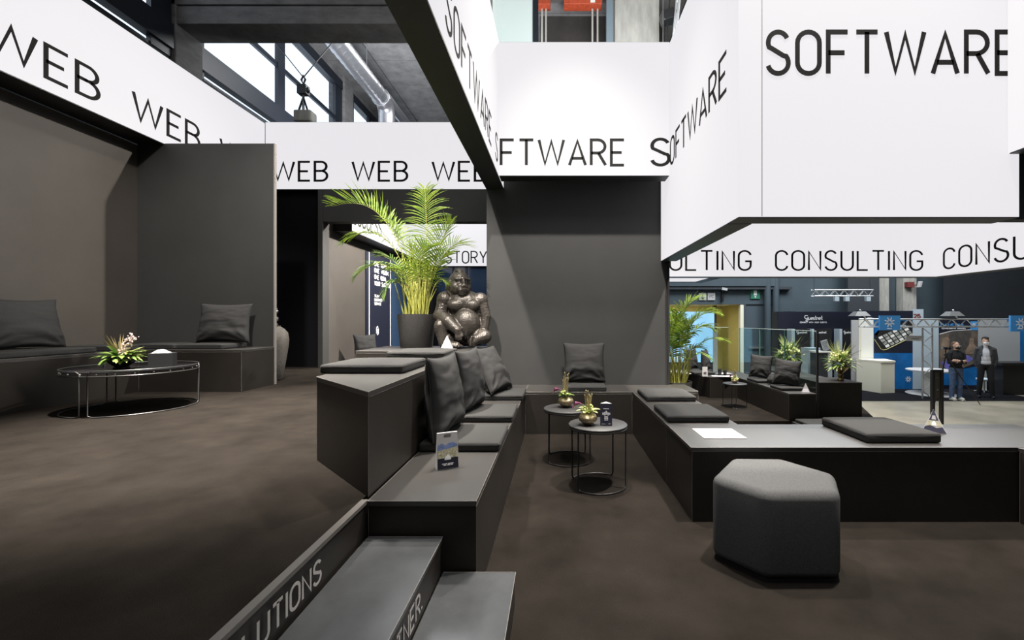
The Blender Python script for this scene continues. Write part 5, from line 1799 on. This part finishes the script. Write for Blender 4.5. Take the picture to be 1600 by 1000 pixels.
MB().tube([q(474, 152), q(467, 172)], .018, 6).tube([q(474, 152), q(483, 180)], .018, 6).build('strap', BLACKM, hk)
MB().obox(q(477, 184), Vector((1, 0, 0)), Vector((0, 1, 0)), Vector((0, 0, 1)), .165, .12, .11).build('counterweight', CONCL, hk, bevel=.03)
MB().tube([q(400, 40, 8.8), q(380, 12, 8.9) + Vector((0, 0, 0))], .010, 6).build('cable_end', BLACKM, hk)

oh = thing('hoist_beam', 'orange crane beam with white pipes above the FTWARE light box', 'crane beam', (at(890, 0, 10.0).x, 10.0, at(0, 12, 10).z))
q2 = lambda px, py: at(px, py, 10.0) - Vector(oh.location)
for a, b in ((840, 860), (881, 940)):
    A, B = q2(a, 12), q2(b, -8)
    MB().box(A.x, B.x, -.12, .12, 0, B.z).build('beam', ORANGE, oh, bevel=.012)
MB().box(q2(830, 0).x, q2(945, 0).x, -.05, .30, q2(0, -7.5).z, q2(0, -20).z).build('rail', GREYM, oh)
for px in (847, 853, 926, 934):
    MB().tube([q2(px, 12) + Vector((0, .05, 0)), q2(px, 12) + Vector((0, .05, -1.7))], .022, 8).build('pipe', mat('pale_pipe', (.42, .40, .37), .6), oh, smooth=True)
MB().box(q2(922, 0).x, q2(929, 0).x, -.125, -.121, .03, .12).build('plate', WHITE, oh)

mv = thing('moving_light', 'black stage light beside the concrete column above the light box', 'stage light', (at(1043, 0, 8.8).x, 8.8, at(0, 40, 8.8).z))
MB().obox((0, 0, .16), Vector((.95, 0, .3)).normalized(), Vector((0, 1, 0)), Vector((-.3, 0, .95)).normalized(), .13, .13, .10).build('head', BLACKM, mv, bevel=.02)
for sx in (-.07, .0):
    MB().tube([(sx, 0, .1), (sx - .06, 0, -.9)], .014, 6).build('rod', BLACKM, mv)
MB().tube([(.02, 0, .25), (.1, .0, 1.2), (.1, 0, 2.10)], .014, 6).build('hanger', BLACKM, mv)
truss('truss', 'aluminium truss climbing beside the stage light above the tall light box', (at(1046, 0, 8.6).x + .1, 8.6, at(0, 62, 8.6).z), (at(1062, 0, 8.2).x + .1, 8.2, 8.65), .22, .22, 7, .02)

# ------------------------------------------------------------------ the two people by the blue booth


def hand(g, wrist, d, n, curl=.5, side=1, s=1.0):
    """palm along d, back of the hand facing n, thumb on the side given"""
    d, n = Vector(d).normalized(), Vector(n).normalized()
    w_ = d.cross(n).normalized() * side
    p = Vector(wrist) + d * .05 * s
    rot = Matrix((w_, n, d)).transposed()
    g.ell(p, (.040 * s, .017 * s, .052 * s), 10, 8, rot)
    for k, L in enumerate((.070, .080, .075, .058)):
        b = Vector(wrist) + d * .092 * s + w_ * (.029 - .0195 * k) * s
        m1 = b + (d - n * curl * .4).normalized() * L * .5 * s
        m2 = m1 + (d - n * curl * 1.6).normalized() * L * .5 * s
        g.cap(b, m1, .0095 * s, .0088 * s, 5)
        g.cap(m1, m2, .0088 * s, .0075 * s, 5)
    b = Vector(wrist) + d * .03 * s + w_ * .032 * s
    m1 = b + (d * .6 + w_ * .8).normalized() * .040 * s
    g.cap(b, m1, .0125 * s, .0105 * s, 5)
    g.cap(m1, m1 + (d - n * .2 + w_ * .15).normalized() * .032 * s, .0105 * s, .0085 * s, 4)


def head(g, z, turn=0):
    """z: chin height; head 0.23 tall; faces -y"""
    M = Matrix.Rotation(R(turn), 3, 'Z')
    def E(c, r, *a):
        g.ell(M @ Vector(c) + Vector((0, 0, z)), r, *(a or (14, 10)), M)
    E((0, .02, .145), (.075, .095, .088))
    E((0, -.015, .09), (.064, .075, .085))
    E((0, -.045, .035), (.040, .040, .035))
    E((0, -.092, .095), (.013, .020, .026), 8, 6)      # nose
    E((0, -.100, .082), (.015, .014, .010), 8, 6)
    E((0, -.080, .125), (.050, .015, .010), 10, 6)     # brow
    E((0, -.080, .050), (.024, .012, .010), 8, 6)      # lips
    for s in (-1, 1):
        E((.074 * s, .012, .10), (.010, .020, .032), 8, 6)
        E((.035 * s, -.062, .085), (.024, .02, .022), 8, 6)
    return M


def person(label, loc, rz, pose, hs=1.0):
    t = thing('person', label, 'person', loc, R(rz))
    t.scale = (hs, hs, hs)
    return t


# ---- man with crossed arms
pa = person('person in black sweater and blue jeans with a black mask, arms crossed', (fx(1494, 12.25), 12.25, HZ + .0065), -10, 'crossed', .945)
b = MB()
M = head(b, 1.50, 14)
b.cap((0, .02, 1.44), (0, .01, 1.54), .060, .056)
b.ell((0, .01, 1.25), (.152, .105, .20), 16, 12)
b.ell((0, .01, 1.05), (.140, .100, .14), 16, 12)
b.ell((0, .015, .95), (.155, .110, .11), 16, 12)
for s in (-1, 1):
    b.ell((.155 * s, .01, 1.39), .062, 12, 8)
    b.cap((.178 * s, .0, 1.38), (.203 * s, -.03, 1.13), .050, .043)
    b.cap((.085 * s, .01, .93), (.095 * s, -.005, .50), .088, .060)
    b.cap((.095 * s, -.005, .50), (.10 * s, .03, .08), .058, .038)
    b.ell((.105 * s, -.06, .04), (.030, .085, .024), 12, 8)
b.cap((-.203, -.03, 1.12), (.04, -.185, 1.17), .046, .033)
b.cap((.203, -.03, 1.12), (-.04, -.215, 1.18), .046, .033)
hand(b, (.05, -.185, 1.17), (.85, .25, .12), (.1, -1, .1), .5, 1)
hand(b, (-.05, -.215, 1.18), (-.85, .15, .10), (0, -1, .1), .4, -1)
remeshed(b, 'body', SKIN, .0085, 3, pa)
c = MB()   # sweater
c.ell((0, .01, 1.25), (.165, .115, .215), 16, 12).ell((0, .01, 1.06), (.148, .112, .16), 16, 12).ell((0, .015, .97), (.170, .122, .07), 16, 12)
c.cap((0, .02, 1.42), (0, .015, 1.46), .078, .066)
for s in (-1, 1):
    c.ell((.155 * s, .01, 1.385), .068, 12, 8)
    c.cap((.05 * s, .02, 1.45), (.15 * s, .012, 1.405), .046, .054)
    c.cap((.180 * s, .0, 1.38), (.205 * s, -.03, 1.12), .060, .053)
c.cap((-.205, -.03, 1.12), (.02, -.180, 1.17), .053, .044)
c.cap((.205, -.03, 1.12), (-.02, -.212, 1.18), .053, .044)
remeshed(c, 'sweater', BLKC, .010, 3, pa)
c = MB()
c.ell((0, .015, .93), (.168, .122, .10), 16, 12)
for s in (-1, 1):
    c.cap((.085 * s, .01, .92), (.095 * s, -.005, .50), .100, .074)
    c.cap((.095 * s, -.005, .50), (.10 * s, .03, .10), .074, .062)
    c.ell((.10 * s, .02, .09), (.066, .072, .03), 10, 8)
remeshed(c, 'jeans', JEANS, .010, 3, pa)
for s in (-1, 1):
    c = MB()
    c.ell((.105 * s, -.055, .045), (.050, .125, .045), 12, 8).ell((.103 * s, .03, .065), (.048, .05, .055), 10, 8)
    c.box(.105 * s - .046, .105 * s + .046, -.165, .075, .0, .022)
    remeshed(c, 'shoe', mat('cream_shoe', (.50, .48, .42), .7), .008, 3, pa)
c = MB()
c.ell(M @ Vector((0, .042, .176)) + Vector((0, 0, 1.50)), (.080, .092, .070), 14, 10, M)
c.ell(M @ Vector((0, .07, .12)) + Vector((0, 0, 1.50)), (.079, .062, .07), 14, 10, M)
remeshed(c, 'hair', HAIRB, .008, 2, pa)
c = MB()
c.ell(M @ Vector((0, -.052, .060)) + Vector((0, 0, 1.50)), (.063, .062, .052), 14, 10, M)
remeshed(c, 'face_mask', BLKC, .007, 2, pa)
gl = MB()
for s in (-1, 1):
    cc = M @ Vector((.034 * s, -.098, .112)) + Vector((0, 0, 1.50))
    gl.tube([cc + M @ Vector((.026 * math.cos(R(a)), 0, .020 * math.sin(R(a)))) for a in range(0, 360, 30)], .003, 5, closed=True)
    gl.tube([cc + M @ Vector((.026 * s, 0, .006)), cc + M @ Vector((.042 * s, .10, .008))], .0025, 5)
gl.build('glasses', STEEL, pa)

# ---- man in the suit
pb = person('person in open charcoal suit jacket, pale shirt and white mask, hands behind', (fx(1540, 12.62), 12.62, HZ + .0065), -38, 'suit', 1.0)
b = MB()
M = head(b, 1.52, 6)
b.cap((0, .02, 1.46), (0, .01, 1.56), .060, .056)
b.ell((0, .01, 1.27), (.150, .105, .20), 16, 12)
b.ell((0, .01, 1.07), (.140, .100, .14), 16, 12)
b.ell((0, .015, .97), (.155, .110, .11), 16, 12)
for s in (-1, 1):
    b.ell((.155 * s, .01, 1.405), .060, 12, 8)
    b.cap((.176 * s, .01, 1.40), (.220 * s, .06, 1.13), .048, .042)
    b.cap((.220 * s, .06, 1.13), (.185 * s, .05, .91), .042, .032)
    hand(b, (.185 * s, .05, .91), (-.45 * s, -.1, -.9), (.9 * s, -.3, 0), .4, -s)
    b.cap((.085 * s, .01, .95), (.115 * s, -.005, .50), .088, .060)
    b.cap((.115 * s, -.005, .50), (.14 * s, .03, .08), .058, .038)
    b.ell((.15 * s, -.06, .04), (.030, .085, .024), 12, 8)
remeshed(b, 'body', SKIN, .0085, 3, pb)
c = MB()
c.ell((0, -.002, 1.25), (.128, .112, .22), 16, 12).ell((0, 0, 1.14), (.128, .112, .20), 16, 12).ell((0, .005, 1.03), (.145, .113, .14), 16, 12)
c.cap((0, .015, 1.44), (0, .01, 1.50), .074, .064)
remeshed(c, 'shirt', SHIRT, .009, 2, pb)
c = MB()
for s in (-1, 1):
    c.ell((.100 * s, .03, 1.27), (.085, .105, .21), 14, 10)
    c.ell((.102 * s, .03, 1.07), (.076, .105, .19), 14, 10)
    c.ell((.104 * s, .03, .92), (.078, .105, .14), 14, 10)
    c.ell((.155 * s, .01, 1.400), .066, 12, 8)
    c.cap((.06 * s, .02, 1.47), (.155 * s, .012, 1.42), .045, .052)
    c.ell((.11 * s, .03, 1.15), (.080, .104, .24), 14, 10)
    c.cap((.178 * s, .01, 1.40), (.222 * s, .06, 1.13), .058, .052)
    c.cap((.222 * s, .06, 1.13), (.192 * s, .05, .93), .052, .046)
    c.cap((.06 * s, -.01, 1.50), (.10 * s, -.098, 1.24), .024, .022)
c.ell((0, .065, 1.2), (.17, .075, .27), 14, 10).ell((0, .07, .93), (.16, .07, .15), 14, 10)
c.cap((-.06, .05, 1.49), (.06, .05, 1.49), .035, .035)
remeshed(c, 'jacket', SUIT, .009, 2, pb)
c = MB()
c.ell((0, .01, .95), (.155, .112, .10), 16, 12)
for s in (-1, 1):
    c.cap((.085 * s, .01, .94), (.115 * s, -.005, .50), .098, .072)
    c.cap((.115 * s, -.005, .50), (.14 * s, .03, .09), .072, .058)
remeshed(c, 'trousers', BLKC, .010, 3, pb)
for s in (-1, 1):
    c = MB()
    c.ell((.15 * s, -.055, .04), (.046, .125, .038), 12, 8).ell((.146 * s, .03, .06), (.045, .05, .05), 10, 8)
    c.box(.15 * s - .04, .15 * s + .04, -.16, .07, .0, .016)
    remeshed(c, 'shoe', BLACKM, .008, 3, pb)
c = MB()
c.ell(M @ Vector((0, .045, .180)) + Vector((0, 0, 1.52)), (.081, .092, .074), 14, 10, M)
c.ell(M @ Vector((0, .07, .12)) + Vector((0, 0, 1.52)), (.080, .062, .075), 14, 10, M)
c.ell(M @ Vector((.01, -.035, .215)) + Vector((0, 0, 1.52)), (.060, .05, .028), 12, 8, M)
remeshed(c, 'hair', HAIRD, .008, 2, pb)
c = MB()
c.ell(M @ Vector((0, -.053, .062)) + Vector((0, 0, 1.52)), (.064, .064, .056), 14, 10, M)
remeshed(c, 'face_mask', MASKW, .007, 2, pb)

# ---- the tripod by the people
tp = thing('tripod', 'dark camera tripod standing beside the person in jeans', 'tripod', (10.62, 11.75, HZ))
apex = Vector((-.12, 0, 1.30))
for k, f_ in enumerate(((-.55, -.15, .0), (.62, -.2, .0), (.0, .40, .0))):
    MB().tube([apex, Vector(f_) + Vector((0, 0, .012))], .016, 6, r1=.010).build('leg', BLACKM, tp)
MB().tube([apex, apex + Vector((0, 0, .16))], .016, 6).ell(apex + Vector((0, 0, .02)), (.05, .05, .04), 8, 6).build('head', BLACKM, tp)
cmr = thing('camera', 'small black video camera on top of the tripod', 'camera', tuple(Vector(tp.location) + apex + Vector((0, 0, .161))))
MB().box(-.05, .05, -.06, .06, 0, .075).build('body', BLACKM, cmr, bevel=.006)
MB().tube([(.0, -.06, .04), (.0, -.13, .04)], .032, 12).build('lens', BLACKM, cmr)
MB().box(-.09, -.052, -.02, .04, .01, .06).build('side_screen', STEEL, cmr)
